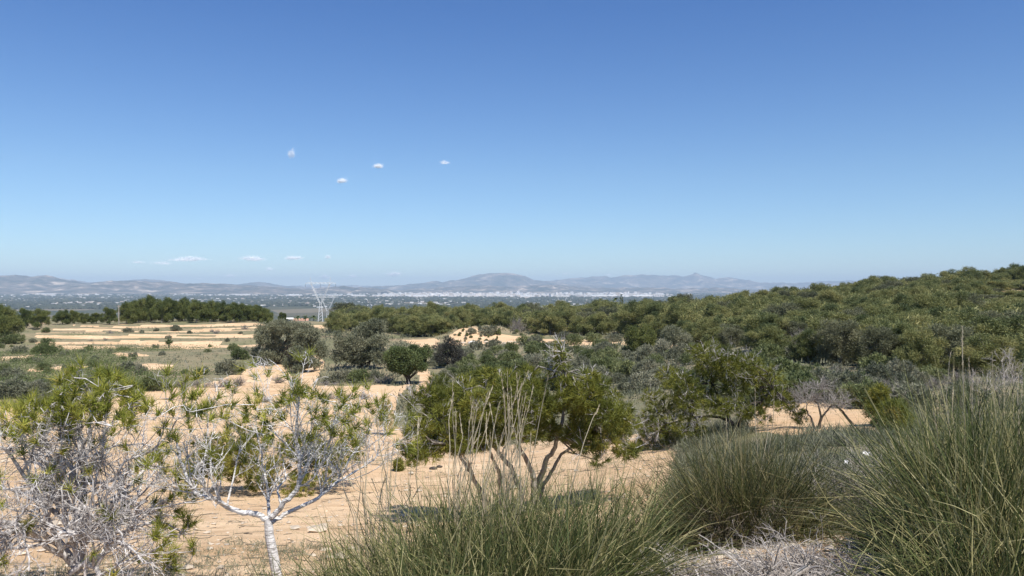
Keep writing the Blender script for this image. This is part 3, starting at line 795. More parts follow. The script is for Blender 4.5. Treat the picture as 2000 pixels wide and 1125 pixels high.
# ---- tussocks of tough grass
def tussock(px, Y, Rr, H, n, label, straw=0.15, lean=(0, 0), spread=0.55, stalks=(), seed=0, width=0.0068, skirt=.22, mat='grass', cat='grass tussock'):
    rng = np.random.default_rng(900 + seed)
    p = on(px, Y); n = int(n * .55)
    rt = root('grass_tussock', tuple(p), label, cat, 'tussocks of tough grass in the foreground')
    a = rng.uniform(0, 2 * math.pi, n); rr = Rr * np.sqrt(rng.uniform(0, 1, n))
    B = np.stack([rr * np.cos(a), rr * np.sin(a), np.full(n, -0.03)], 1)
    B[:, 2] += gz(p[0] + B[:, 0], p[1] + B[:, 1]) - p[2]
    out = np.stack([np.cos(a), np.sin(a), np.zeros(n)], 1)
    el = np.abs(rng.normal(0, spread, n)) * (0.35 + 0.9 * rr / Rr)
    stray = rng.uniform(0, 1, n) < .18
    d = norm(np.stack([out[:, 0] * np.sin(el), out[:, 1] * np.sin(el), np.cos(el)], 1) + np.array([lean[0], lean[1], 0]) + rng.normal(0, .22, (n, 3)) * np.where(stray[:, None], 3.0, 1.0))
    L = H * rng.uniform(0.42, 1.28, n) * np.where(stray | (el > .95), .55, 1.0)
    # fallen blades
    K = 7; t = np.linspace(0, 1, K)
    droop = rng.uniform(0.05, 0.55, n) * (0.4 + np.sin(np.minimum(el, 1.4)))
    hd = norm(d * np.array([1, 1, 0]) + rng.normal(0, .25, (n, 3)) * np.array([1, 1, 0]))
    pts = B[:, None, :] + d[:, None, :] * (L[:, None] * t)[:, :, None] + (hd * 0.35 - np.array([0, 0, 0.75]))[:, None, :] * (droop * L)[:, None, None] * (t ** 2.2)[None, :, None]
    wig = norm(np.cross(d, rng.normal(0, 1, (n, 3)))); am = rng.normal(0, .12, n) * L; fq = rng.uniform(2.0, 5.5, n)
    pts = pts + wig[:, None, :] * (am[:, None] * np.sin(fq[:, None] * t[None, :]) * t[None, :])[:, :, None]
    side = norm(np.cross(d, rng.normal(0, 1, (n, 3))))
    w = width * rng.uniform(0.6, 1.3, n)[:, None] * np.array([1, 1, .95, .85, .7, .45, .1])[None, :] * 0.5
    V = np.stack([pts - side[:, None] * w[:, :, None], pts + side[:, None] * w[:, :, None]], 2)
    base = (np.arange(n) * K * 2)[:, None] + (np.arange(K - 1) * 2)[None, :]
    f = np.stack([base, base + 1, base + 3, base + 2], -1).reshape(-1, 4)
    # side blades leaving the stems at all angles
    n2 = int(n * 1.1); ii = rng.integers(0, n, n2); kk = rng.integers(1, K - 2, n2)
    B2 = pts[ii, kk]; d2 = norm(norm(pts[ii, kk + 1] - B2) * .55 + rng.normal(0, .55, (n2, 3)) + np.array([0, 0, .1])); L2 = H * rng.uniform(.14, .42, n2)
    tint = np.where(rng.uniform(0, 1, n) < straw * 1.35, rng.uniform(0.72, 1.0, n), rng.normal(0.40, 0.30, n))
    tint = np.where((el > 1.0) & (rng.uniform(0, 1, n) < 0.35), rng.uniform(.7, .95, n), tint)
    mb = MB(); mb.mesh(V.reshape(-1, 3), f4=f, tint=np.repeat(np.clip(tint, 0, 1), K * 2))
    t2 = np.clip(np.where(rng.uniform(0, 1, n2) < straw * 1.2, rng.uniform(.72, 1, n2), rng.normal(.42, .3, n2)), 0, 1)
    s2 = norm(np.cross(d2, rng.normal(0, 1, (n2, 3)))) * width * .42
    mb.tris(np.stack([B2 - s2, B2 + s2, B2 + d2 * L2[:, None]], 1), t2)
    mb.build('leaf_blades', M[mat], rt)
    ns = int(n * skirt); a = rng.uniform(0, 6.28, ns); rr = Rr * rng.uniform(.45, 1.1, ns)
    Bs = np.stack([rr * np.cos(a), rr * np.sin(a), np.zeros(ns)], 1); Bs[:, 2] = gz(p[0] + Bs[:, 0], p[1] + Bs[:, 1]) - p[2] + rng.uniform(.02, .30, ns) * H
    sd = MB(); od = np.stack([np.cos(a), np.sin(a), rng.uniform(-1.6, .5, ns)], 1)
    needles(sd, Bs, norm(od), 3, .30 * H, .0062, rng, 1.0, 0, .45, .02, rng.uniform(.0, .75, ns)); sd.build('dead_leaves', M['dead_grass'], rt)
    for (bx, by, tx, ty, dy) in stalks:
        q0 = pt(bx, by, Y) - p; q1 = pt(tx, ty, Y + dy) - p
        foot = np.array([q0[0] * 0.6, q0[1], -0.02])
        m1 = q0 * 0.6 + q1 * 0.4 + rng.normal(0, .012, 3)
        sb = MB()
        Pp = np.array([foot, q0, m1, q0 * .3 + q1 * .7 + rng.normal(0, .01, 3), q1])
        sb.tubes([(Pp, np.array([.0024, .0024, .0022, .0019, .0009]))], 4, rng.uniform(.3, .9))
        # narrow seed head
        u = rng.uniform(.72, 1, 26)[:, None]; c = Pp[3] + (q1 - Pp[3]) * ((u - .7) / .3)
        ax = np.repeat(norm((q1 - Pp[3])[None, :]), 26, 0)
        needles(sb, c, ax, 1, .028, .0045, rng, 1.0, 0, .18, .0015, np.full(26, rng.uniform(.3, .8)))
        sb.build('stalk', M['straw'], rt)
    return rt

rs = np.random.default_rng(31)
cst = []
for i in range(44):
    bx = rs.uniform(885, 1035); ty = rs.uniform(725, 880); tx = bx + (950 - ty) * rs.uniform(-.08, 0.42) + rs.uniform(-22, 14)
    cst.append((bx, rs.uniform(950, 990), tx, ty, rs.uniform(-.2, .2)))
cst += [(884, 940, 890, 800, 0), (875, 940, 884, 770, .1), (812, 930, 818, 820, 0), (760, 1000, 735, 800, 0), (1130, 900, 1170, 795, .1)]
lst_ = []
for i in range(20):
    bx = rs.uniform(690, 800); lst_.append((bx, rs.uniform(1000, 1050), bx + rs.uniform(-50, 30), rs.uniform(850, 960), rs.uniform(-.2, .2)))
rst = [(1858, 1000, 1856, 690, 0), (1885, 1000, 1880, 640, .1), (1888, 980, 1878, 660, 0), (1912, 960, 1892, 700, .1), (1930, 960, 1908, 760, 0), (1975, 1060, 1995, 770, 0), (1950, 900, 1962, 740, .1), (1870, 1010, 1862, 720, .2), (1905, 900, 1898, 745, 0),
       (1992, 900, 1990, 720, .1), (1840, 950, 1822, 800, 0), (1945, 950, 1938, 690, .1), (1965, 930, 1980, 800, 0)]
T = tussock
T(915, 4.75, .28, .94, 4200, 'grass tussock with tall straw stalks in front of the multi stemmed pine', .22, (0.05, 0), .55, cst, 1)
T(745, 4.7, .24, .72, 2600, 'grass tussock with thin brown stems right of the white sapling', .30, (-.05, 0), .6, lst_, 2)
T(610, 4.45, .28, .58, 1900, 'low grass tussock at the foot of the white sapling', .28, (-.1, 0), .7, (), 3)
T(850, 4.15, .26, .74, 3000, 'grass tussock at the bottom edge below the tall straw stalks', .2, (0, 0), .6, (), 4)
T(1045, 4.55, .28, .90, 3800, 'dense green grass tussock right of the tall straw stalks', .16, (0.02, 0), .6, (), 5)
T(1150, 5.0, .26, .86, 3400, 'grass tussock at the right end of the central clump beside bare sand', .18, (.06, 0), .65, (), 6)
T(1060, 4.1, .24, .46, 2000, 'low sprawling grass tussock at the bottom edge near the dead brush', .3, (0, 0), .65, (), 7)
T(1225, 5.25, .15, .44, 1300, 'small grass tussock leaning right at the edge of the sand strip', .2, (.08, 0), .6, (), 8)
T(990, 5.6, .20, .62, 1800, 'grass tussock under the trunks of the multi stemmed pine', .25, (0, 0), .6, (), 9)
T(505, 4.5, .20, .40, 1300, 'low thin grass tussock left of the white trunk at the bottom edge', .3, (0, 0), .7, (), 24)
T(705, 4.05, .24, .42, 1900, 'short grass tussock at the bottom edge right of the white trunk', .28, (0, 0), .7, (), 10)
T(1455, 6.4, .34, .96, 5200, 'big round grass tussock with brown dead skirt standing behind the dead brush', .22, (0, 0), .60, [(1470, 960, 1475, 760, 0), (1480, 950, 1500, 800, .1), (1430, 950, 1418, 820, 0), (1500, 960, 1512, 760, .1)], 11, 0.0056, .75, 'grass_dark')
T(1345, 6.6, .20, .66, 2200, 'grass tussock against the left flank of the big round tussock', .15, (-.1, 0), .6, (), 12, mat='grass_dark')
T(1560, 6.2, .22, .42, 1700, 'low grass tussock against the right flank of the big round tussock', .3, (.1, 0), .75, (), 13)
T(1930, 4.7, .28, 1.16, 5600, 'tall grass tussock with long straw stalks at the right edge', .2, (.10, 0), .40, rst, 14)
T(1985, 4.3, .30, 1.02, 4200, 'tall yellowish grass tussock cut by the right edge', .3, (.12, 0), .42, (), 15)
T(1885, 5.3, .25, .80, 3800, 'grass tussock left of the tall stalks at the right edge', .18, (.06, 0), .40, (), 16)
T(1930, 4.4, .24, .56, 2000, 'sprawling grass tussock at the bottom right beside the dead brush', .25, (.1, 0), .5, (), 17)
T(1735, 5.4, .14, .40, 900, 'low arching grass tussock between the dead brush and the tall tussocks', .3, (0, 0), .7, (), 18)
T(1915, 3.9, .28, .62, 2800, 'bright green grass tussock in the bottom right corner', .25, (-.05, 0), .75, (), 19)
T(2090, 4.7, .34, 1.15, 3200, 'tall grass tussock just past the right edge', .2, (0, 0), .55, (), 20)
T(1650, 6.6, .28, .34, 1800, 'wispy pale grass tussock around the white flowers', .72, (0, 0), .9, (), 21)
T(1600, 8.4, .26, .34, 1100, 'small grass tussock in front of the leaning bare shrub', .6, (0, 0), .75, (), 22)
T(1790, 7.5, .28, .44, 1800, 'grass tussock behind the white flowers', .35, (0, 0), .7, (), 23)

# ---- the dry bush with white flowers
rng = np.random.default_rng(44)
p = on(1690, 6.3)
fb = root('flowering_bush', tuple(p), 'small grey twiggy bush with a few white flowers between the right tussocks', 'bush')
ps = []
for i in range(85):
    a = rng.uniform(0, 6.28); e = R(rng.uniform(20, 80))
    grow(ps, (rng.normal(0, .13), rng.normal(0, .10), 0), (math.cos(a) * math.cos(e), math.sin(a) * math.cos(e), math.sin(e)), rng.uniform(.4, .66), .004, 0, 2, rng, .15, .02, (6, 4), (20, 55), .5, .06)
mb = MB()
for lv in range(3):
    pp = [(a, b) for (a, b, l, _) in ps if l == lv]; mb.tubes(pp, 3, rng.uniform(.2, .9, len(pp)))
mb.build('twigs', M['dry_pale'], fb)
C = np.array([a[-1] for (a, b, l, d) in ps if l == 2]); D = np.array([d for (a, b, l, d) in ps if l == 2])
mb = MB(); needles(mb, C, D, 5, .03, .006, rng, .8, .3, .7, .012, rng.normal(.5, .2, len(C))); mb.build('leaves', M['shrub_grey'], fb)
for (px, py) in [(1687, 883), (1694, 885), (1652, 901), (1778, 908)]:
    c = pt(px, py, 6.1) - p; mb = MB()
    for k in range(5):
        a = k * 1.257 + rng.uniform(0, .3); u = np.array([math.cos(a), -0.35, math.sin(a)]); v = norm(np.cross(u, [0, -1, .3]))
        P = np.array([c, c + u * .010 + v * .007, c + u * .019 + [0, -.004, 0], c + u * .010 - v * .007])
        mb.mesh(P, f4=[[0, 1, 2, 3]])
    mb.build('flower', M['petal'], fb)

# ---- dead brush on the bank at the bottom
def dead_brush(px, Y, wid, n, L, label, seed, mat):
    rng = np.random.default_rng(seed)
    p = on(px, Y); ps = []
    for i in range(n):
        x = rng.normal(0, wid * .42); y = rng.normal(0, .16)
        a = rng.uniform(0, 6.28); e = R(rng.uniform(-6, 12))
        z = float(gz(p[0] + x, p[1] + y)) - p[2] + rng.uniform(0.0, .05)
        grow(ps, (x, y, z), (math.cos(a) * math.cos(e), math.sin(a) * math.cos(e) * .7, math.sin(e)), rng.uniform(.5, 1.2) * L, rng.choice([.0028, .0045, .0075, .013], p=[.36, .32, .22, .10]), 0, 2, rng, .24, -.03, (5, 3), (25, 70), .45, .05)
    mb = MB()
    for lv, s in ((0, 5), (1, 4), (2, 3)):
        pp = [(a, b) for (a, b, l, _) in ps if l == lv]; mb.tubes(pp, s, rng.uniform(.15, 1, len(pp)))
    o = mb.build('dead_brush', mat); o.location = tuple(p)
    return tag(o, label, 'dead brush')
dead_brush(1470, 4.75, .62, 190, .40, 'tangle of dead grey twigs lying on the sandy bank at the bottom, centre right', 51, M['dry_pale'])
dead_brush(1340, 4.8, .32, 80, .30, 'pale curled dead twigs on the sand at the left end of the brush tangle', 52, M['dry_pale'])
dead_brush(1610, 4.8, .34, 90, .36, 'grey dead branches at the right end of the brush tangle beside the tussocks', 53, M['dry_pale'])
dead_brush(1640, 6.9, .30, 60, .42, 'tangled dead grey twigs between the two right tussocks, left of the white flowers', 56, M['dry_pale'])
dead_brush(1745, 6.6, .26, 40, .40, 'dead grey twigs between the two right tussocks, right of the white flowers', 57, M['dry_pale'])
dead_brush(1985, 4.2, .16, 16, .34, 'grey dead branch poking from the grass in the bottom right corner', 54, M['dry'])
dead_brush(60, 4.6, .5, 40, .5, 'low grey dead branches on the sand under the tangled left pine', 55, M['dry'])

# ---- gravel and litter on the near bank
rng = np.random.default_rng(61)
mb = MB()
ico = np.array([[0, 0, 1], [.9, 0, .45], [.28, .85, .45], [-.72, .53, .45], [-.72, -.53, .45], [.28, -.85, .45], [0, 0, -.6]])
icf = np.array([[0, 1, 2], [0, 2, 3], [0, 3, 4], [0, 4, 5], [0, 5, 1], [6, 2, 1], [6, 3, 2], [6, 4, 3], [6, 5, 4], [6, 1, 5]])
for i in range(4200):
    if i < 1500: px = rng.uniform(1230, 1720); Y = rng.uniform(4.6, 6.4)
    else: px = rng.uniform(-50, 1350); Y = math.exp(rng.uniform(math.log(5), math.log(34)))
    q = on(px, Y); s = 0.0085 * math.exp(rng.normal(0, .7)) * (1 + Y * .06)
    mb.mesh(ico * s * rng.uniform(.6, 1.4, (7, 1)) * [1, 1, .6] + q, f3=icf, tint=rng.uniform())
tag(mb.build('gravel', M['stone']), kind='stuff')
mb = MB(); tl_ = []
for i in range(900):
    px = rng.uniform(-60, 1350); Y = math.exp(rng.uniform(math.log(5), math.log(40))); q = on(px, Y); a = rng.uniform(0, 6.28); L = rng.uniform(.08, .35) * (1 + Y * .03)
    d = np.array([math.cos(a), math.sin(a), 0]) * L; pe = np.array([-d[1], d[0], 0]) * rng.uniform(-.3, .3)
    P = np.array([q, q + d * .5 + pe, q + d]); P[:, 2] = gz(P[:, 0], P[:, 1]) + .006
    tl_.append((P, np.array([.003, .0028, .0015]) * (1 + Y * .06)))
mb.tubes(tl_, 4, rng.uniform(0, .8, len(tl_)))
tag(mb.build('fallen_twigs', M['dead_grass']), kind='stuff')
mb = MB()
N = 20000
px = rng.uniform(-60, 1750, N); Y = np.exp(rng.uniform(math.log(4.6), math.log(80), N)); px[:2600] = rng.uniform(1230, 1760, 2600); Y[:2600] = rng.uniform(4.6, 6.6, 2600)
X = (px - CX) / F * Y
C = np.stack([X, Y, gz(X, Y) + .006], 1)
cl_ = fbm(X / 1.7, Y / 2.4, 3, 57) > rng.uniform(.36, .62, N); C = C[cl_]; fs = np.clip(C[:, 1] / 9, .7, 4)
for lo in np.arange(.7, 4.1, .6):
    m_ = (fs >= lo) & (fs < lo + .6)
    if m_.any(): needles(mb, C[m_], np.repeat([[0, 0, .25]], m_.sum(), 0), 3, .06 * lo, .0042 * lo, rng, .4, .1, 1.0, .03 * lo, rng.uniform(.2, 1, m_.sum()))
tag(mb.build('dry_litter', M['grass']), kind='stuff')
mb = MB(); N = 5500
px = rng.uniform(-60, 1400, N); Y = np.exp(rng.uniform(math.log(6), math.log(75), N)); X = (px - CX) / F * Y
k_ = fbm(X / 3.0, Y / 4.0, 3, 59) > rng.uniform(.46, .6, N); X, Y = X[k_], Y[k_]; C = np.stack([X, Y, gz(X, Y)], 1)
for lo in (1, 2, 3, 4, 5):
    m_ = (np.clip(Y / 12, 1, 5.9)).astype(int) == lo
    if m_.any(): needles(mb, C[m_], np.repeat([[0, 0, 1.]], m_.sum(), 0), 22, .075 * lo ** .6, .006 * lo, rng, .6, .1, .9, .035 * lo ** .6, rng.uniform(.2, .8, m_.sum()))
tag(mb.build('sparse_weeds', M['shrub_grey']), kind='stuff')

# ================================================================== pines in the near middle
def near_pine(name, loc, trunks, blobs, Y, label, n, K, L, W, seed, mat, twigs=60, dep=0.85, bark='bark_grey', drop=0):
    """crown from photo-measured lobes given real depth; trunks given as limbs"""
    rng = np.random.default_rng(seed)
    rt = root(name, tuple(loc), label, 'pine tree')
    tb = MB(); ends = []
    for lst, dy, r0, r1 in trunks:
        P, r = path_px(lst, Y, dy, rng, r0, r1); P = P - loc; tb.tubes([(P, r)], 8); ends.append(P[-1]); ends.append(P[len(P) * 2 // 3])
    k = Y / F; B = []
    for (px, py, rx, ry) in blobs:
        py += drop
        for s_ in range(6):
            dy = rng.uniform(-1, 1) * dep * 1.0; f_ = rng.uniform(.35, .68)
            u = rng.uniform(-1, 1, 2) * (1 - f_ * .75)
            c = pt(px + u[0] * rx, py + u[1] * ry, Y) - loc + [0, dy, 0]
            B.append((c[0], c[1], c[2], rx * k * f_, rx * k * f_, ry * k * f_))
    cm = crown(rng, B, n, K, L, W, .3, .72, .012, .5, base=.48, tv=.16)
    cm.build('crown', M[mat], rt)
    ps = []
    for (x, y, z, rx, ry, rz) in B:
        e = ends[int(np.argmin([np.linalg.norm(np.array([x, y, z]) - q) for q in ends]))]
        c = np.array([x, y, z]); m = (e + c) / 2 + rng.normal(0, .08, 3)
        tb.tubes([(np.array([e, m, c]), np.array([.016, .012, .006]))], 5)
        for t_ in range(rng.poisson(twigs / len(B))):
            d = norm(rng.normal(0, 1, 3) + [0, -.3, .6])
            grow(ps, c + d * rng.uniform(.0, .4) * rx, d, rng.uniform(.6, 1.25) * max(rx, rz, .25), .0055, 2, 3, rng, .14, .05, (0, 0, 5), (20, 50), .5, .10)
    tb.build('trunk', M[bark], rt)
    bb = MB(); tubes_of(bb, ps, (6, 5, 4, 3)); bb.build('branch', M['bark_pale'], rt)
    return rt

YM = 12.8
mloc = on(1010, YM)
near_pine('pine_tree', mloc, [
    ([(1050, 1004), (1052, 955), (1056, 930), (1066, 900), (1080, 880), (1092, 850), (1105, 800), (1100, 730)], .3, .055, .022),
    ([(1040, 1004), (1044, 955), (1040, 925), (1030, 900), (1018, 880), (1000, 830), (990, 780)], -.2, .052, .022),
    ([(1024, 1004), (1016, 955), (1008, 930), (992, 905), (975, 888), (950, 840), (930, 790)], .4, .05, .022),
    ([(984, 1002), (976, 955), (976, 925), (966, 905), (958, 885), (930, 850)], -.4, .04, .016),
    ([(960, 1004), (938, 955), (918, 925), (902, 895), (890, 870), (865, 820)], .2, .042, .016),
    ([(958, 1002), (932, 950), (915, 905), (905, 885), (880, 868)], -.5, .03, .014),
    ([(1050, 1002), (1058, 952), (1075, 925), (1090, 895), (1120, 868), (1160, 830)], .5, .038, .016)],
    [(832, 835, 38, 42), (808, 788, 18, 26), (860, 790, 42, 42), (845, 865, 40, 22), (905, 815, 48, 44), (900, 770, 35, 30), (955, 770, 50, 44), (945, 840, 50, 26), (1010, 760, 48, 40), (1000, 815, 48, 40), (1065, 770, 46, 42), (1060, 825, 45, 34), (1105, 740, 34, 34), (1097, 702, 16, 26), (1098, 682, 9, 16), (1150, 775, 46, 42), (1135, 830, 45, 34), (1195, 790, 40, 42), (1185, 840, 42, 26), (1215, 825, 24, 28), (1150, 740, 30, 22), (828, 872, 40, 18), (885, 868, 44, 18), (1125, 862, 50, 20), (1185, 868, 42, 16), (1228, 856, 18, 16), (795, 850, 14, 22), (860, 868, 40, 14), (930, 856, 40, 16)],
    YM, 'multi stemmed green pine with bare grey trunks, in the middle behind the straw stalks', 5800, 14, .12, .0115, 71, 'pine_mid', 330, 1.0, drop=0)
YR = 20.5
rloc = on(1436, YR)
near_pine('pine_tree', rloc, [
    ([(1437, 848), (1434, 835), (1424, 815), (1412, 790), (1390, 750)], .2, .07, .02),
    ([(1436, 846), (1442, 825), (1462, 808), (1490, 780), (1510, 760)], -.2, .05, .02),
    ([(1434, 830), (1420, 820), (1390, 812), (1345, 815), (1300, 830)], .3, .045, .02)],
    [(1285, 795, 32, 34), (1275, 840, 32, 26), (1290, 868, 38, 18), (1330, 755, 45, 40), (1335, 810, 45, 30), (1390, 725, 48, 30), (1365, 690, 34, 22), (1410, 695, 40, 22), (1395, 770, 45, 32), (1445, 740, 48, 34), (1450, 705, 30, 20), (1505, 765, 42, 36), (1490, 730, 36, 26), (1480, 805, 36, 20), (1540, 805, 26, 22), (1340, 845, 46, 20), (1430, 800, 30, 18)],
    YR, 'spreading olive green pine with dark forked trunk, right of the multi stemmed pine', 3400, 14, .135, .0135, 72, 'pine_mid', 620, bark='bark_dark')

def small_pine(px, py, w, h, label, seed, mat='pine_mid', group=None):
    rng = np.random.default_rng(seed)
    p = at(px, py); k = p[1] / F; w *= k; h *= k
    rt = root('pine_tree', tuple(p), label, 'pine tree', group)
    B = []
    for i in range(11):
        a = i * 2.4; hh = .25 + .7 * i / 10; rr = .34 * w * (1.05 - hh * .8); s = w * rng.uniform(.16, .24)
        B.append((rr * math.cos(a), rr * math.sin(a), h * hh, s, s, s * .8))
    crown(rng, B, 800, 9, .11, .014, .35, .7, .03, .35).build('crown', M[mat], rt)
    tb = MB(); tb.tubes([(np.array([[0, 0, -.1], [.02, 0, h * .4], [0, .03, h * .9]]), np.array([.04, .03, .008]))], 6)
    for b in B: tb.tubes([(np.array([[0, 0, b[2] * .5], b[:3]]), np.array([.016, .005]))], 4)
    tb.build('trunk', M['bark_grey'], rt)
    return rt
BL = on(530, 18.5)
near_pine('pine_tree', BL, [([(530, 946), (535, 925), (545, 880)], .1, .04, .015), ([(526, 946), (500, 915), (470, 890)], -.1, .03, .012), ([(536, 946), (580, 915), (630, 890)], .2, .03, .012)],
    [(390, 900, 40, 34), (440, 880, 46, 38), (500, 885, 50, 40), (560, 885, 50, 40), (620, 885, 46, 36), (670, 885, 34, 30), (700, 870, 20, 20), (400, 925, 40, 22), (460, 930, 46, 20), (530, 932, 46, 18), (600, 928, 40, 20), (650, 918, 26, 18)],
    18.5, 'low bushy green pine growing behind the white barked sapling', 3600, 12, .12, .014, 73, 'pine_mid', 60, 1.1)
small_pine(1716, 830, 60, 70, 'small bushy green pine on the sand left of the grey domed dry bush', 81)
small_pine(1745, 850, 80, 60, 'small olive green pine behind the right tussocks', 82)
small_pine(778, 920, 14, 18, 'tiny pine seedling alone on the bare sand', 83)
small_pine(752, 850, 50, 70, 'young green pine behind the right side of the white sapling', 84)

# leaning bare shrubs on the right sand
def bare_shrub(px, py, stems, canopy, label, seed, mat, Y=None):
    rng = np.random.default_rng(seed)
    p = at(px, py) if Y is None else on(px, Y); Y = p[1]; k = Y / F
    rt = root('bare_shrub', tuple(p), label, 'shrub')
    tb = MB(); ends = []
    for lst, dy in stems:
        P, r = path_px(lst, Y, dy, rng, .035, .012); P = P - p; P[0, 2] = -.05; tb.tubes([(P, r)], 6); ends.append(P[-1])
    tb.build('stem', M['bark_dark'], rt)
    ps = []
    for (cx, cy, rx, ry, n) in canopy:
        c = pt(cx, cy + ry * .6, Y + rng.uniform(-.3, .3)) - p
        e = ends[int(np.argmin([np.linalg.norm(c - q) for q in ends]))]
        ps.append((np.array([e, (e + c) / 2 + [0, 0, -.03], c]), np.array([.014, .011, .008]), 0, np.array([0, 0, 1.])))
        for i in range(n):
            d = norm(np.array([rng.normal(0, .7) * rx / ry, rng.normal(0, .7), abs(rng.normal(.7, .3))]))
            grow(ps, c + rng.normal(0, .25, 3) * [rx * k, rx * k * .7, ry * k * .4], d, rng.uniform(.7, 1.2) * ry * k, .007, 0, 2, rng, .15, .02, (6, 4), (20, 50), .55, .1)
    mb = MB()
    for lv in range(3):
        pp = [(a, b) for (a, b, l, _) in ps if l == lv]; mb.tubes(pp, 3, rng.uniform(.2, .95, len(pp)))
    mb.build('twigs', M[mat], rt)
    return rt
bare_shrub(1598, 838, [([(1597, 840), (1605, 815), (1618, 800), (1624, 790)], -.2), ([(1590, 838), (1585, 818), (1575, 800)], .2), ([(1600, 836), (1604, 815), (1598, 790), (1590, 780)], .3), ([(1668, 836), (1655, 815), (1640, 798), (1630, 790)], .1)],
    [(1575, 765, 34, 34, 36), (1620, 775, 40, 30, 40), (1600, 745, 34, 24, 26), (1650, 775, 24, 22, 18)], 'bare grey twiggy shrub on thin leaning dark stems, on the right sand patch', 91, 'dry')
bare_shrub(1770, 795, [([(1770, 800), (1768, 785), (1765, 775)], 0)], [(1750, 765, 28, 22, 14), (1775, 760, 32, 26, 18), (1800, 765, 22, 22, 12)], 'pale grey domed dry bush beyond the right sand patch', 92, 'dry_pale')
bare_shrub(1960, 800, [([(1955, 810), (1950, 780), (1940, 750)], 0), ([(1965, 810), (1975, 770), (1985, 740)], .2)], [(1925, 740, 45, 40, 18), (1975, 720, 50, 45, 22), (2030, 735, 50, 40, 16), (1965, 690, 35, 25, 8)], 'big pale bare shrub with tangled grey twigs at the right edge', 93, 'dry_pale')

# ================================================================== middle distance: individual trees
def leafy_tree(name, cat, px, py, blobs, trunks, mat, label, n, K, L, W, seed, bark, Y=None, dep=.9, tv=.14, up=.3):
    rng = np.random.default_rng(seed)
    p = at(px, py) if Y is None else on(px, Y); Y = p[1]; k = Y / F
    rt = root(name, tuple(p), label, cat)
    B = []
    for (bx, by, rx, ry) in blobs:
        for s_ in range(4):
            f_ = rng.uniform(.45, .9)
            a = rng.uniform(-1, 1) * dep * max(b[2] for b in blobs) * k * 1.1
            c = pt(bx + rng.uniform(-.6, .6) * rx, by + rng.uniform(-.5, .45) * ry, Y) - p + [0, a, 0]
            B.append((c[0], c[1], c[2], rx * k * f_, rx * k * f_, ry * k * f_))
    crown(rng, B, n, K, L, W, up, .85, .08, .4, tv=tv).build('crown', M[mat], rt)
    tb = MB()
    for lst, dy, r0, r1 in trunks:
        P, r = path_px(lst, Y, dy, rng, r0, r1); P = P - p; P[0, 2] = -.15; tb.tubes([(P, r)], 7)
    for b in B[::2]:
        c = np.array(b[:3]); s0 = np.array([c[0] * .1, c[1] * .1, c[2] * .3]); tb.tubes([(np.array([s0, (s0 + c) / 2, c]), np.array([.09, .06, .02]))], 4)
    tb.build('trunk', M[bark], rt)
    return rt
leafy_tree('olive_tree', 'olive tree', 540, 712, [(520, 690, 22, 22), (510, 665, 16, 22), (535, 660, 26, 26), (560, 645, 28, 18), (590, 650, 26, 20), (612, 662, 22, 22), (625, 680, 14, 18), (550, 690, 26, 22), (500, 690, 10, 16), (585, 675, 24, 22)],
    [([(540, 714), (545, 700), (540, 680)], .3, .25, .1), ([(545, 714), (560, 695), (580, 675)], -.3, .2, .08)], 'olive', 'broad grey green olive tree, the widest one left of centre', 5200, 9, .26, .075, 111, 'bark_dark', dep=.7)
leafy_tree('olive_tree', 'olive tree', 585, 728, [(568, 705, 16, 18), (590, 695, 18, 18), (605, 705, 14, 16), (580, 686, 16, 12), (592, 715, 16, 10)],
    [([(586, 730), (588, 715), (590, 700)], .2, .2, .08)], 'olive', 'smaller round olive tree in front of the broad one beside the dark shadow', 2000, 9, .22, .065, 112, 'bark_dark')
leafy_tree('olive_tree', 'olive tree', 705, 720, [(670, 690, 20, 24), (690, 665, 24, 24), (715, 650, 24, 20), (740, 640, 20, 14), (735, 665, 22, 20), (700, 695, 26, 20), (735, 690, 20, 20), (665, 665, 12, 16)],
    [([(705, 722), (704, 705), (700, 690)], .2, .25, .1), ([(715, 722), (724, 700), (735, 680)], -.2, .2, .08)], 'olive', 'tall grey olive tree left of the small tree with a dark trunk', 4600, 9, .25, .072, 113, 'bark_dark')
leafy_tree('carob_tree', 'tree', 796, 750, [(775, 705, 18, 18), (770, 690, 12, 12), (795, 690, 20, 16), (815, 700, 18, 18), (828, 695, 12, 18), (800, 712, 24, 16), (780, 718, 16, 12), (820, 718, 14, 12)],
    [([(797, 752), (797, 742), (796, 732)], 0, .22, .17), ([(796, 734), (788, 725), (778, 712)], .2, .13, .05), ([(797, 734), (806, 724), (818, 710)], -.2, .13, .05), ([(796, 734), (798, 715), (800, 700)], .1, .1, .05)], 'carob', 'small green round crowned tree with short dark trunk on the edge of the sand track', 3000, 9, .2, .08, 114, 'bark_dark')
leafy_tree('dark_tree', 'tree', 886, 720, [(880, 668, 14, 14), (865, 680, 14, 14), (895, 680, 15, 16), (880, 692, 20, 16), (900, 698, 12, 12), (862, 698, 12, 12), (885, 708, 16, 8)],
    [([(893, 722), (894, 712), (892, 700)], 0, .12, .06), ([(876, 720), (874, 705), (870, 690)], .2, .1, .05)], 'dark_tree', 'dark grey thin leaved tree right of the sandy footpath', 1500, 8, .2, .05, 115, 'bark_dark')
leafy_tree('dark_tree', 'tree', 1255, 692, [(1245, 665, 16, 18), (1262, 655, 16, 16), (1252, 680, 18, 12), (1275, 670, 14, 18), (1240, 650, 10, 10)],
    [([(1252, 694), (1253, 680), (1255, 660)], 0, .12, .05)], 'pine_dark', 'dark green dense tree standing at the edge of the scrub below the wooded hill', 2000, 9, .2, .06, 116, 'bark_dark')
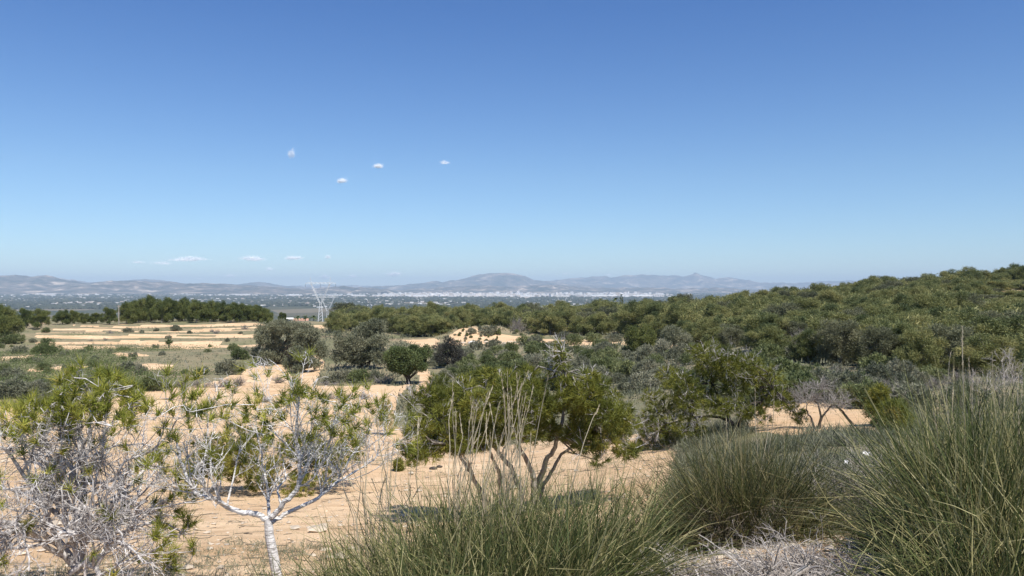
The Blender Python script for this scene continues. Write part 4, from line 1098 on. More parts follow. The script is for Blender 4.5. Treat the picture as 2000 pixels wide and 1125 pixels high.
leafy_tree('grey_tree', 'tree', 1318, 685, [(1300, 658, 16, 20), (1325, 660, 18, 18), (1345, 665, 14, 16), (1312, 645, 14, 12)],
    [([(1330, 686), (1328, 672), (1322, 660)], 0, .1, .04)], 'olive', 'grey green tree right of the dark dense tree below the hill', 1500, 8, .2, .055, 117, 'bark_grey')
leafy_tree('round_tree', 'tree', 88, 695, [(75, 682, 12, 11), (90, 675, 12, 11), (105, 682, 10, 10), (88, 686, 16, 8), (84, 668, 6, 6)], [([(90, 696), (91, 688), (90, 680)], 0, .1, .05)], 'carob', 'lone rounded tree in the green field on the left', 1600, 8, .16, .06, 118, 'bark_dark')
# spiky agave-like plant on the terrace edge
rng = np.random.default_rng(119); p = at(330, 680)
ag = root('spiky_plant', tuple(p), 'dark spiky plant on a short stem at the edge of the terraces', 'plant')
mb = MB(); mb.tubes([(np.array([[0, 0, -.1], [.02, 0, .6]]), np.array([.16, .13]))], 7); mb.build('stem', M['bark_dark'], ag)
mb = MB()
for (x, z) in ((-.35, 1.05), (.4, 1.0), (0, 1.3), (.1, .85), (-.2, .8)):
    needles(mb, np.repeat([[x, 0, z]], 60, 0), norm(rng.normal(0, 1, (60, 3)) + [0, 0, .4]), 1, .6, .12, rng, 1, .1, .1, .05, rng.uniform(.2, .7, 60))
mb.build('leaves', M['carob'], ag)

# ================================================================== rows of pines behind the terraces
place_pine(12, 664, 62, 66, 'big dark pine at the left edge beside the sandy terraces', dark=True)
place_pine(-40, 668, 66, 62, 'dark pine just past the left edge', dark=True)
for args in [(52, 640, 40, 36, 'left one of the two broad pines left of the terraces'), (80, 641, 40, 36, 'right one of the two broad pines left of the terraces'),
             (122, 634, 36, 28, 'broad pine on a pale bank, right of the two broad pines'), (146, 633, 24, 26, 'narrow pine touching the broad pine on the pale bank'),
             (165, 632, 30, 20, 'low pine left of the thin pole'), (188, 632, 30, 20, 'second low pine left of the thin pole, nearer to it'), (215, 634, 34, 32, 'taller pine directly left of the thin pole')]:
    place_pine(*args, dark=True)
ROWL = ['first pine of the tall dark row, directly right of the thin pole', 'second pine of the tall dark row right of the pole', 'highest domed pine of the tall dark row right of the pole', 'fourth pine of the tall dark row right of the pole', 'fifth pine of the tall dark row right of the pole', 'sixth pine of the tall dark row right of the pole', 'seventh pine of the tall dark row right of the pole', 'eighth pine of the tall dark row right of the pole', 'ninth pine of the tall dark row right of the pole', 'tenth pine of the tall dark row right of the pole', 'eleventh pine of the tall dark row right of the pole', 'twelfth pine of the tall dark row, last but one before the gap', 'last pine of the tall dark row, at the gap left of the pylon']
for i, l_ in enumerate(ROWL):
    px = 248 + i * 22.6; top = [596, 592, 587, 590, 593, 592, 594, 597, 598, 600, 603, 606, 607][i]
    place_pine(px, 635.5, 40 if i < 12 else 28, 637 - top, l_, 'row of dark pines behind the terraces', Y=193 + (i % 3) * 3, dark=True)
for i in range(9):
    place_pine(262 + i * 31, 632, 42, 40 - i * 1.4, 'pine in the second rank behind the tall dark row', 'second rank of the dark pine row', Y=203 + (i % 2) * 4, dark=True)
place_pine(553, 630, 20, 20, 'small round pine alone in the gap left of the pylon', Y=225, dark=True)
place_shrub(90, 650, 18, 13, 'dark round bush on the pale bank at the left end of the terraces', 'g')
place_shrub(20, 669, 52, 24, 'wide dark bush under the big pine at the left edge', 'g')
place_shrub(65, 668, 15, 9, 'small bush on the lowest terrace bank at its left end', 's')

# ================================================================== the wooded hill
rng = np.random.default_rng(202)
FOR = [[(640, 640), (1240, 640), (1240, 608), (640, 608)]]
def forest_ok(x, y):
    px = CX + F * x / y
    # lower edge of the wood, walked along the ground
    ylo = np.interp(px, [560, 640, 760, 800, 890, 900, 960, 1000, 1040, 1180, 1230, 1330, 1400, 1500, 1560, 1700, 1760, 1850, 2000, 2200],
                        [190, 165, 165, 150, 150, 170, 164, 154, 148, 142, 130, 108, 82, 63, 54, 50, 46, 40, 34, 30])
    yhi = np.interp(px, [560, 640, 900, 1250, 1600, 2000, 2200], [235, 250, 262, 262, 250, 235, 230])
    return (y > ylo) & (y < yhi) & (px > 652) & (px < 2190)
cands = []
tries = rng.uniform(0, 1, (16000, 3))
for u in tries:
    y = 30 + 232 * math.sqrt(u[0]); px = 628 + u[1] * 1560; x = (px - CX) / F * y
    if forest_ok(np.array(x), np.array(y)): cands.append((x, y))
_cm = sandmask(np.array([c[0] for c in cands]), np.array([c[1] for c in cands])) > .5
cands = [c for c, b in zip(cands, _cm) if not b]
acc = []
cell = {}
for (x, y) in cands:
    w = 2.7 + 1.4 * vnoise(x / 18, y / 18, 5) if y < 110 else 3.9 + 1.5 * vnoise(x / 18, y / 18, 5)
    w *= rng.uniform(.78, 1.25)
    dmin = w * 0.66; ok = True
    ci, cj = int(x // 4), int(y // 4)
    for a in (-1, 0, 1):
        for b in (-1, 0, 1):
            for (x2, y2) in cell.get((ci + a, cj + b), ()):
                if (x - x2) ** 2 + (y - y2) ** 2 < dmin * dmin: ok = False
    if ok:
        cell.setdefault((ci, cj), []).append((x, y)); acc.append((x, y, w))
# size on the picture decides which are things of their own
XY = np.array(acc); Zg = gz(XY[:, 0], XY[:, 1])
# what hides behind nearer crowns gets a lower rank
hgt = XY[:, 2] * np.interp(XY[:, 1], [40, 110, 200], [.78, .82, .92]) * rng.uniform(.85, 1.15, len(XY))
_px = CX + F * XY[:, 0] / XY[:, 1]; hgt = np.where((_px > 1905) & (XY[:, 1] > 78) & (XY[:, 1] < 190), hgt * .42, hgt)
topy = CY - (Zg + hgt) / XY[:, 1] * F; pxs = CX + F * XY[:, 0] / XY[:, 1]
order = np.argsort(XY[:, 1]); sky_ = {}
vis = np.zeros(len(XY))
for i in order:
    hw = XY[i, 2] / XY[i, 1] * F / 2
    cols_ = range(int((pxs[i] - hw) // 4), int((pxs[i] + hw) // 4) + 1)
    for c in cols_:
        if c * 4 < -20 or c * 4 > 2020: continue
        h0 = sky_.get(c, 1200); vis[i] += max(0, min(h0, CY - Zg[i] / XY[i, 1] * F) - topy[i]) * 4
        sky_[c] = min(h0, topy[i])
rank = np.argsort(-vis)
NIND = 272
single = set(int(i) for i in rank[:NIND] if vis[i] > 6)
def forest_label(px, y, w, h):
    if px < 900 and y < 175: return 'low wide green pine at the edge of the wood left of the sandy knoll'
    if px < 1040: return 'green pine on the low ridge between the pylon and the sandy knoll'
    if px < 1250: return 'green pine on the low ridge right of the sandy knoll below the far city'
    if y < 85: return 'bushy green pine along the lower front edge of the wooded hill on the right'
    if y > 175: return 'green pine near the skyline of the wooded hill on the right'
    return 'green pine on the middle slope of the wooded hill on the right'
GRP = {'low wide': 'pines at the wood edge left of the knoll', 'green pine on the low ridge b': 'pines on the low ridge', 'green pine on the low ridge r': 'pines on the low ridge below the city', 'bushy': 'pines at the foot of the wooded hill', 'green pine near': 'pines on the hill skyline', 'green pine on the middle': 'pines on the middle hillside'}
mass = []
deadset = set(int(i) for i in rng.choice(sorted(single), 24, replace=False) if XY[int(i), 1] > 60)
for i in range(len(XY)):
    x, y, w = XY[i]; h = hgt[i]
    if i in deadset:
        proto = SHD[rngP.integers(3)]
        used_or_dup(proto, ST, (x, y, Zg[i] - .05), rngP.uniform(0, 6.28), (w * .8 / 1.9, w * .8 / 1.9, h * .72 / 1.05), 'leafless pale grey bush standing among the pines of the wooded hill', 'dead bushes among the hill pines', 'dry shrub')
        continue
    if i in single:
        l_ = forest_label(pxs[i], y, w, h)
        gname = [v for k_, v in GRP.items() if l_.startswith(k_)][0]
        proto = PINES[rngP.integers(6)]
        used_or_dup(proto, ST, (x, y, Zg[i] - .1), rngP.uniform(0, 6.28), (w / 4.0, w / 4.0, h / 4.35), l_, gname)
    else:
        mass.append((x, y, Zg[i], w, h))
# trees beyond those, hardly seen between their crowns: one mass
mb = MB()
for (x, y, z, w, h) in mass:
    n = 130; d = norm(rng.normal(0, 1, (n, 3))); C = np.array([x, y, z + h * .55]) + d * np.array([w * .46, w * .46, h * .42]) * rng.uniform(.6, 1, (n, 1))
    needles(mb, C, d, 5, .45, .16, rng, .7, .35, .8, .1, rng.normal(.5, .15, n))
if mass: tag(mb.build('pine_wood', M['pine_far']), kind='stuff')

# single outstanding trees of the skyline and of the hill
place_pine(1893, 580, 52, 50, 'large pale green pine standing out on the hill skyline beside a bare sandy patch', Y=178)
place_pine(1990, 560, 56, 44, 'dark spreading pine on the hill skyline at the right edge', Y=195, dark=True)
place_pine(1735, 585, 34, 44, 'tall dark pine on the skyline beside pale dead branches', Y=182)
place_pine(842, 664, 100, 40, 'very wide flat topped pine behind the clearing left of the knoll', Y=150)
place_pine(1640, 733, 110, 88, 'large dark pine clump with black shade beneath, at the hill foot', Y=50)
place_pine(1580, 728, 80, 62, 'dark green pine left of the large clump at the foot of the hill', Y=52)
place_pine(1720, 735, 90, 84, 'dense green pine right of the large clump at the foot of the hill', Y=46)
place_pine(1800, 745, 100, 90, 'bushy yellow green pine behind the tall straw stalks on the right', Y=40)
place_pine(745, 624, 24, 36, 'pointed pine rising highest over the low ridge right of the pylon', Y=225)
place_pine(672, 632, 64, 38, 'broad pine hiding the right foot of the pylon', Y=235)
for (px, Y, w, h, l_) in [(1705, 175, 50, 24, 'dead grey bush on the hill skyline left of the tall dark pine'), (1722, 150, 44, 30, 'dead grey bush below the skyline pines'), (1770, 182, 30, 26, 'pale dead twigs right of the tall dark skyline pine'), (1850, 160, 34, 16, 'pale grey bush below the large skyline pine'), (1770, 85, 60, 34, 'grey bare bush in the middle of the wooded hillside'), (1625, 60, 50, 30, 'grey bare bush among the pines left on the hillside')]:
    place_shrub(px, 0, w, h, l_, 'd', Y=Y)

# ================================================================== shrubs of the middle distance
SB = [(35, 690, 36, 18, 's', 'grey bush left of the lone rounded tree in the field'), (173, 685, 18, 14, 'g', 'dark round bush in the field, right of the lone rounded tree'), (67, 707, 36, 12, 'g', 'flat green bush below the lone rounded tree'), (85, 722, 28, 16, 'g', 'green bush on the bare strip below the lone rounded tree'),
      (181, 717, 26, 14, 'g', 'compact green bush alone in the field below the terraces'), (8, 740, 40, 36, 'g', 'dark bush cut by the left edge'), (30, 778, 70, 46, 's', 'large grey green bush at the left edge behind the tangled pine'), (75, 775, 60, 40, 's', 'grey brown bush right of the large one at the left edge'),
      (2, 680, 14, 12, 'g', 'small bush at the left edge of the field'), (275, 732, 36, 26, 's', 'dark grey bush behind the dense green bush'), (294, 763, 58, 38, 'g', 'dense green bush at the left end of the sand track'), (250, 725, 44, 22, 's', 'grey bush behind the needle tufts of the left pine'),
      (441, 732, 54, 36, 's', 'round grey bush on the sand left of the olive trees'), (456, 684, 28, 16, 'g', 'small green bush at the left flank of the broad olive'), (465, 702, 40, 26, 'g', 'green bush against the left foot of the broad olive'), (480, 700, 30, 26, 's', 'grey bush touching the broad olive'), (397, 732, 40, 16, 'g', 'low green bush left of the round grey bush'), (362, 730, 16, 12, 'g', 'small green bush right of the dense green bush'),
      (215, 690, 14, 10, 's', 'small dark shrub on the pale bare strip of the field'), (240, 684, 26, 8, 'g', 'flat green shrub in the middle of the field'), (303, 680, 14, 10, 's', 'small grey shrub left of the spiky plant'), (410, 678, 8, 7, 'g', 'tiny dark shrub below the terraces on the right'), (405, 688, 16, 8, 'g', 'little green shrub between terraces and the round grey bush'),
      (670, 746, 56, 30, 's', 'grey green bush at the foot of the tall olive, left part'), (705, 746, 60, 30, 'g', 'green bush at the foot of the tall olive, middle'), (735, 744, 40, 26, 's', 'bush at the foot of the tall olive, right part'), (650, 748, 40, 18, 's', 'low bush left below the tall olive'),
      (1024, 674, 38, 24, 'g', 'compact dark round bush right of the sandy knoll'), (922, 652, 24, 14, 's', 'bush growing on top of the sandy knoll'), (975, 655, 9, 16, 'g', 'narrow dark shrub at the right end of the sandy knoll'), (905, 648, 7, 7, 'g', 'tiny tuft high on the sandy knoll'), (897, 656, 6, 6, 'g', 'tiny tuft left on the sandy knoll'), (912, 656, 8, 7, 'g', 'tiny tuft in the middle of the sandy knoll'), (920, 660, 8, 7, 'g', 'tiny tuft at the foot of the sandy knoll'), (928, 671, 7, 6, 'g', 'tiny dark tuft beside the white stone'),
      (1120, 672, 40, 24, 'g', 'leftmost rounded shrub along the pale strip below the ridge'), (1100, 662, 34, 18, 's', 'shrub behind the leftmost rounded shrub below the ridge'), (955, 654, 40, 22, 's', 'widest bush covering the middle of the sandy knoll'), (1050, 664, 30, 14, 'g', 'low shrub right behind the compact dark round bush'), (1160, 666, 40, 20, 'g', 'middle shrub along the pale strip below the ridge'), (1200, 667, 40, 18, 's', 'right shrub along the pale strip below the ridge')]
for (px, py, w, h, kd, l_) in SB: place_shrub(px, py, w, h, l_, kd)
SD = [(345, 757, 50, 18, 'low dry grey brush beside the dense green bush'), (390, 757, 50, 20, 'low dry grey brush in the middle of the strip along the track'), (430, 756, 56, 22, 'low dry grey brush below the round grey bush'), (465, 754, 44, 22, 'low dry grey brush at the right end of the strip along the track'),
      (545, 748, 44, 18, 'dry grey brush below the small olive on the left'), (575, 748, 40, 18, 'dry grey brush right below the small olive'), (640, 752, 50, 10, 'flat dry brush under the bushes of the tall olive'), (752, 748, 56, 20, 'dry brush left of the small tree with dark trunk'), (635, 780, 60, 16, 'dry low brush on the sand track, left'), (675, 780, 60, 16, 'dry low brush on the sand track, middle'), (712, 780, 36, 16, 'dry rounded brush on the sand track, right end'), (520, 785, 50, 14, 'dry grey brush on the track behind the sapling')]
for (px, py, w, h, l_) in SD: place_shrub(px, py, w, h, l_, 'd')

rng = np.random.default_rng(303)
def scatter_shrubs(n, box, wr, kinds, label, group, gap=.7):
    k = 0; pl = []
    for _ in range(n * 14):
        if k >= n: break
        px = rng.uniform(box[0], box[2]); py = rng.uniform(box[1], box[3])
        p = at(px, py)
        if float(sandmask(p[:1], p[1:2])[0]) > .5: continue
        w = rng.uniform(*wr)
        if any((p[0] - a) ** 2 + (p[1] - b) ** 2 < ((w + c) / 2 * gap) ** 2 for a, b, c in pl): continue
        pl.append((p[0], p[1], w)); k += 1
        kd = rng.choice(list(kinds)); kk = F / p[1]
        lb = {'g': 'rounded green shrub ', 's': 'grey green shrub ', 'd': 'dry grey brush '}[kd] + label
        place_shrub(px, py, w * kk, w * kk * rng.uniform(.48, .72), lb, kd, {'g': 'green shrubs ', 's': 'grey shrubs ', 'd': 'dry brush '}[kd] + group)
scatter_shrubs(100, (905, 678, 1330, 765), (1.5, 3.3), 'gggss', 'in the scrub behind the multi stemmed pine', 'behind the multi stemmed pine', .62)
scatter_shrubs(36, (1330, 690, 1560, 790), (1.2, 2.8), 'gggss', 'in the scrub between the spreading pine and the hill', 'between the spreading pine and the hill', .62)
scatter_shrubs(34, (1540, 730, 1900, 800), (.9, 2.2), 'gsssd', 'between the right sand patch and the hill', 'between the right sand patch and the hill')
scatter_shrubs(26, (840, 690, 960, 790), (1.0, 2.2), 'ggss', 'right of the sandy footpath', 'right of the sandy footpath')
scatter_shrubs(22, (0, 676, 480, 732), (.7, 1.7), 'ggss', 'in the green field on the left', 'in the field on the left', 1.4)
scatter_shrubs(14, (80, 640, 520, 668), (1.0, 2.4), 'ssd', 'on the sandy terraces', 'on the terraces', 1.3)
scatter_shrubs(12, (0, 740, 300, 790), (1.4, 2.6), 'gss', 'behind the tangled pine on the left', 'behind the left pine')
scatter_shrubs(12, (1240, 850, 1310, 900), (.25, .6), 'sd', 'on the sand below the spreading pine', 'on the sand below the spreading pine')
scatter_shrubs(12, (1240, 636, 1560, 690), (1.5, 2.8), 'gs', 'at the left foot of the wooded hill', 'at the left foot of the hill')

# low growth nobody could count
mb = MB()
N = 42000
px = rng.uniform(-120, 2120, N); Y = np.exp(rng.uniform(math.log(20), math.log(215), N))
X = (px - CX) / F * Y
ok = (sandmask(X, Y) < .5) & ((px > 1180) | (Y > 30))
X, Y = X[ok], Y[ok]
C = np.stack([X, Y, gz(X, Y) + .03], 1)
clus = fbm(X / 5, Y / 9, 3, 71)
keep = clus > rng.uniform(.25, .62, len(C)) + np.where((CX + F * C[:, 0] / C[:, 1] < 490) & (C[:, 1] > 75), .12, 0); C = C[keep]; clus = clus[keep]
sz = np.clip(C[:, 1] / 90, .35, 1.25); sz = np.where((CX + F * C[:, 0] / C[:, 1] < 500) & (C[:, 1] > 70), sz * .5, sz)
for lo in np.arange(0, 1.3, .18):
    m_ = (sz >= lo) & (sz < lo + .18)
    if m_.any():
        s_ = lo + .09
        needles(mb, C[m_], np.repeat([[0, 0, 1.]], m_.sum(), 0), 6, .50 * s_, .13 * s_, rng, .7, .2, .7, .22 * s_, np.clip(.5 + (fbm(C[m_, 0] / 12, C[m_, 1] / 20, 2, 77) - .5) * 1.6, 0, 1))
N = 9000
px = rng.uniform(1240, 2080, N); Y = np.exp(rng.uniform(math.log(7), math.log(24), N)); X = (px - CX) / F * Y
kp = (fbm(X / 1.2, Y / 1.6, 3, 79) > .48) & (sandmask(X, Y) < .5); X, Y = X[kp], Y[kp]
C = np.stack([X, Y, gz(X, Y) + .02], 1)
needles(mb, C, np.repeat([[0, 0, 1.]], len(C), 0), 14, .26, .016, rng, .7, .2, .85, .07, rng.uniform(0, 1, len(C)))
tag(mb.build('low_scrub', M['shrub_grey']), kind='stuff')
mb = MB()
N = 17000
px = rng.uniform(-60, 430, N); Y = rng.uniform(72, 138, N); X = (px - CX) / F * Y
gm = (fbm(X / 14, Y / 14, 3, 81) > .50) & (sandmask(X, Y) < .5); X, Y = X[gm], Y[gm]
C = np.stack([X, Y, gz(X, Y)], 1)
needles(mb, C, np.repeat([[0, 0, 1.]], len(C), 0), 6, .16, .10, rng, .8, .2, .9, .4, rng.uniform(.4, 1, len(C)))
tag(mb.build('meadow_grass', M['carob']), kind='stuff')

# stones on the knoll and the white boulder
rng = np.random.default_rng(5050)
def stone(px, py, s, label, mat='stone', group=None):
    p = at(px, py); mb = MB()
    d = norm(rng.normal(0, 1, (60, 3)))
    import bmesh
    bm = bmesh.new(); bmesh.ops.create_icosphere(bm, subdivisions=2, radius=1.0)
    for v in bm.verts:
        c = v.co; f = 1 + .35 * (float(vnoise(np.array(c.x * 1.7 + 3 * s), np.array(c.y * 1.7 + c.z * 2.1), int(px))) - .5)
        v.co = (c.x * s * f, c.y * s * f * .8, c.z * s * f * .55)
    me = bpy.data.meshes.new('boulder'); bm.to_mesh(me); bm.free(); me.materials.append(M[mat])
    o = bpy.data.objects.new('boulder', me); COL.objects.link(o); o.location = (p[0], p[1], p[2] + s * .15)
    return tag(o, label, 'boulder', group)
for i in range(26):
    px_, py_ = rng.uniform(888, 1035), rng.uniform(641, 672)
    place_shrub(px_, py_, rng.uniform(4, 11), rng.uniform(4, 9), 'small dark tuft dotting the sandy knoll and its foot', 'gs'[i % 2], 'tufts on the knoll')
stone(924, 672, .85, 'white boulder at the foot of the sandy knoll', 'house_white')
stone(905, 671, .5, 'pale stone left of the white boulder')
for i in range(12): stone(950 + i * 7 + rng.uniform(-2, 2), 669 + rng.uniform(-3, 3), rng.uniform(.25, .45), 'small brown stone in the row right of the sandy knoll', 'stone', 'stones right of the knoll')
stone(846, 917, .12, 'dark clod on the bare sand left of the multi stemmed pine', 'bark_dark')
stone(858, 913, .10, 'smaller dark clod on the bare sand left of the multi stemmed pine', 'bark_dark')

# ================================================================== pylons, pole, huts
def pylon(px, Y, H, label, rz=0.0, thick=1.0):
    p = on(px, Y); k = H / 23.6
    rt = root('power_pylon', tuple(p), label, 'pylon', 'pylons', rz)
    r = .062 * thick
    def bars(name, segs, rad=r):
        mb = MB(); mb.tubes([(np.array([a, b], float) * k, np.array([rad, rad])) for a, b in segs], 5); mb.build(name, M['metal'], rt)
    zf = 10.4; segs = []; w0, w1 = 1.25, .45
    for sx in (-1, 1):
        for sy in (-1, 1): segs.append(((sx * w0, sy * w0, -.3), (sx * w1, sy * w1, zf)))
    n = 7
    for i in range(n):
        z0, z1 = zf * i / n, zf * (i + 1) / n; a, b = w0 + (w1 - w0) * i / n, w0 + (w1 - w0) * (i + 1) / n
        for s in (-1, 1):
            segs += [((-a, s * a, z0), (b, s * b, z1)), ((s * a, -a, z0), (s * b, b, z1))]
    bars('mast', segs)
    zt = 20.4
    for s in (-1, 1):
        top = np.array([s * 4.7, 0, zt]); bot = np.array([s * .35, 0, zf]); sg = []
        for o in ((.3, .3), (-.3, .3), (.3, -.3), (-.3, -.3)): sg.append((bot + [o[0], o[1], 0], top + [o[0] * .9, o[1], 0]))
        m = 8
        for i in range(m):
            a = bot + (top - bot) * i / m; b = bot + (top - bot) * (i + 1) / m
            sg += [(a + [-.3, .3, 0], b + [.3, .3, 0]), (a + [.3, -.3, 0], b + [-.3, -.3, 0])]
        bars('arm', sg)
        bars('brace', [(bot + (top - bot) * .22, (s * .2, 0, 15.2)), ((s * .2, 0, 15.2), bot + (top - bot) * .62)], r * .7)
        bars('peak', [(top + [-.4, 0, 0], (s * 4.95, 0, 23.4)), (top + [.4, 0, 0], (s * 4.95, 0, 23.4))], r * .8)
    sg = []
    for y in (-.4, .4):
        sg += [((-7.6, 0, zt), (-6, y, zt + .45)), ((-6, y, zt + .45), (6, y, zt + .45)), ((6, y, zt + .45), (7.6, 0, zt)), ((-7.6, 0, zt), (-6, y, zt - .3)), ((-6, y, zt - .3), (6, y, zt - .3)), ((6, y, zt - .3), (7.6, 0, zt))]
        for i in range(12): sg.append(((-6 + i, y, zt - .3), (-5 + i, y, zt + .45)) if i % 2 else ((-6 + i, y, zt + .45), (-5 + i, y, zt - .3)))
    bars('crossbeam', sg, r * .9)
    for x in (-7.4, 0, 7.4):
        mb = MB(); z0 = zt * k - .3
        mb.tubes([(np.array([[x * k, 0, z0 - j * .22], [x * k, 0, z0 - j * .22 - .12]]), np.array([.14, .05])) for j in range(8)], 6)
        mb.build('insulator', M['dark_open'], rt)
    return rt
pylon(626, 400, 23.8, 'white steel lattice pylon with a V shaped head rising above the pine rows', 0.12, 1.15)
pylon(640, 560, 23.8, 'second lattice pylon mostly hidden just behind the nearest one', 0.12)
pylon(1098, 800, 24.5, 'distant pylon showing only its V shaped arms above the pine ridge', 0.1, 1.3)
p = on(232, 188); po = MB(); po.tubes([(np.array([[0, 0, -.3], [0, 0, 4.7]]), np.array([.12, .09]))], 8)
pr_ = root('utility_pole', tuple(p), 'thin pale pole standing in front of the dark pine row', 'pole'); po.build('pole', M['wood_pole'], pr_)
cr = MB(); cr.box((0, 0, 4.4), (1.0, .08, .1)); cr.build('crossarm', M['wood_pole'], pr_)

def hut(px, Y, w, d, h, label, roof='roof_tile', rz=.2):
    p = on(px, Y); rt = root('house', tuple(p), label, 'house', None, rz)
    mb = MB(); mb.box((0, 0, h / 2 - .2), (w, d, h + .4)); mb.build('wall', M['house_white'], rt)
    mb = MB(); e = .35; z = h + .02; rdg = h + w * .16
    V = np.array([[-w / 2 - e, -d / 2 - e, z], [w / 2 + e, -d / 2 - e, z], [w / 2 + e, d / 2 + e, z], [-w / 2 - e, d / 2 + e, z], [-w / 2 - e, 0, rdg], [w / 2 + e, 0, rdg]])
    mb.mesh(V, f4=[[0, 1, 5, 4], [2, 3, 4, 5], [3, 2, 1, 0]], f3=[[0, 4, 3], [1, 2, 5]]); mb.build('roof', M[roof], rt)
    for x in (-w * .28, w * .28):
        mb = MB(); mb.box((x, -d / 2 - .01, h * .55), (.9, .06, 1.0)); mb.build('window', M['dark_open'], rt)
    mb = MB(); mb.box((0, -d / 2 - .01, h * .36), (.95, .06, h * .7)); mb.build('door', M['dark_open'], rt)
hut(563, 330, 3.6, 3, 1.6, 'small white hut in the gap left of the pylon', 'house_white')
hut(588, 430, 7.5, 5, 2.2, 'low pale building behind palms left of the pylon', 'roof_tile')
hut(1205, 420, 6, 5, 5.5, 'white house beyond the ridge between a palm and a cypress', 'house_white')
def cypress(px, Y, w, h, label):
    rng = np.random.default_rng(int(px)); p = on(px, Y); rt = root('cypress', tuple(p), label, 'cypress')
    B = [(0, 0, h * (.1 + .11 * i), w / 2 * (1 - (.1 * i) ** 2 * .75), w / 2 * (1 - (.1 * i) ** 2 * .75), h * .12) for i in range(9)]
    crown(rng, B, 420, 6, .5, .2, .8, .4, .05, .4).build('crown', M['pine_dark'], rt)
    mb = MB(); mb.tubes([(np.array([[0, 0, -.2], [0, 0, h * .8]]), np.array([.18, .04]))], 6); mb.build('trunk', M['bark_dark'], rt)
cypress(1214, 400, 2.6, 12.2, 'dark narrow cypress above the pine ridge below the city')
def palm(px, Y, h, label):
    rng = np.random.default_rng(int(px) + 7); p = on(px, Y); rt = root('palm_tree', tuple(p), label, 'palm tree', None)
    mb = MB(); mb.tubes([(np.array([[0, 0, -.2], [.1, 0, h * .5], [.15, 0, h - .8]]), np.array([.28, .2, .2]))], 7); mb.build('trunk', M['bark_grey'], rt)
    mb = MB()
    for i in range(26):
        a = rng.uniform(0, 6.28); e = rng.uniform(-.3, 1.2); t = np.linspace(0, 1, 6)
        d = np.array([math.cos(a) * math.cos(e), math.sin(a) * math.cos(e), math.sin(e)])
        P = np.array([.15, 0, h - .8]) + d * t[:, None] * 2.3 - np.array([0, 0, 1.1]) * (t ** 2)[:, None]
        s = norm(np.cross(d, [0, 0, 1.])) * (.38 * np.sin(np.clip(t + .12, 0, 1) * 3.0))[:, None]
        V = np.concatenate([P - s - [0, 0, .08], P, P + s - [0, 0, .08]]); j = np.arange(5)
        mb.mesh(V, f4=np.concatenate([np.stack([j, j + 1, j + 7, j + 6], 1), np.stack([j + 6, j + 7, j + 13, j + 12], 1)]), tint=rng.uniform(.2, .8))
    mb.build('frond', M['carob'], rt)
palm(582, 405, 4.2, 'palm at the left side of the low pale building')
palm(596, 410, 4.6, 'palm at the right side of the low pale building')
palm(612, 395, 4.4, 'palm directly left of the pylon mast')
palm(1202, 400, 11.5, 'tall palm left of the cypress above the pine ridge')

# ================================================================== the plain: far trees, town, sheds
rng = np.random.default_rng(404)
oct_v = np.array([[1, 0, 0], [0, 1, 0], [-1, 0, 0], [0, -1, 0], [0, 0, 1.0], [.7, .7, .6], [-.7, .7, .6], [-.7, -.7, .6], [.7, -.7, .6]])
oct_f = np.array([[0, 5, 1], [1, 6, 2], [2, 7, 3], [3, 8, 0], [0, 8, 4], [0, 4, 5], [1, 5, 4], [1, 4, 6], [2, 6, 4], [2, 4, 7], [3, 7, 4], [3, 4, 8]])
N = 30000
px = rng.uniform(-150, 1500, N); v = rng.uniform(0, 1, N)
sy = 603.5 - 31.0 * v; Y = 138600 / (sy - CY); X = (px - CX) / F * Y
cl = fbm(X / 500, Y / 900, 3, 91); k_ = cl > rng.uniform(.30, .62, N); X, Y = X[k_], Y[k_]
n = len(X); s = rng.uniform(4, 9, n) * (1 + Y / 16000)
V = oct_v[None] * s[:, None, None] * rng.uniform(.6, 1.35, (n, 9, 1)) * np.array([1.5, 1.2, .9]) + np.stack([X, Y, np.full(n, -90.5)], 1)[:, None, :]
f = (oct_f[None] + (np.arange(n) * 9)[:, None, None]).reshape(-1, 3)
mb = MB(); mb.mesh(V.reshape(-1, 3), f3=f, tint=np.repeat(rng.uniform(0, 1, n), 9))
tag(mb.build('orchards_of_the_plain', M['orchard']), kind='stuff')
m, n_, l_ = new_mat('town_walls')
a = n_.new("ShaderNodeAttribute"); a.attribute_name = "tint"
rp = ramp(n_, [(0.0, (0.32, 0.24, 0.19)), (0.2, (0.50, 0.42, 0.36)), (0.5, (0.66, 0.60, 0.55)), (1.0, (0.80, 0.78, 0.76))]); l_.new(a.outputs["Fac"], rp.inputs[0])
pb = n_.new("ShaderNodeBsdfPrincipled"); pb.inputs["Roughness"].default_value = .85; l_.new(rp.outputs[0], pb.inputs["Base Color"])
ow = n_.new("ShaderNodeOutputMaterial"); l_.new(pb.outputs[0], ow.inputs[0])
def boxes(name, px, Y, w, d, h, tint):
    n = len(px); X = (px - CX) / F * Y
    c = np.stack([X, Y, np.full(n, -90.5)], 1)
    u = np.array([[-.5, -.5, 0], [.5, -.5, 0], [.5, .5, 0], [-.5, .5, 0], [-.5, -.5, 1], [.5, -.5, 1], [.5, .5, 1], [-.5, .5, 1]])
    V = u[None] * np.stack([w, d, h], 1)[:, None, :]
    an = rng.uniform(-.5, .5, n); ca, sa_ = np.cos(an)[:, None], np.sin(an)[:, None]
    V = np.stack([V[..., 0] * ca - V[..., 1] * sa_, V[..., 0] * sa_ + V[..., 1] * ca, V[..., 2]], -1) + c[:, None, :]
    f = np.array([[4, 5, 6, 7], [0, 1, 5, 4], [1, 2, 6, 5], [2, 3, 7, 6], [3, 0, 4, 7]])
    mb = MB(); mb.mesh(V.reshape(-1, 3), f4=(f[None] + (np.arange(n) * 8)[:, None, None]).reshape(-1, 4), tint=np.repeat(tint, 8))
    return tag(mb.build(name, m), kind='stuff')
N = 2600
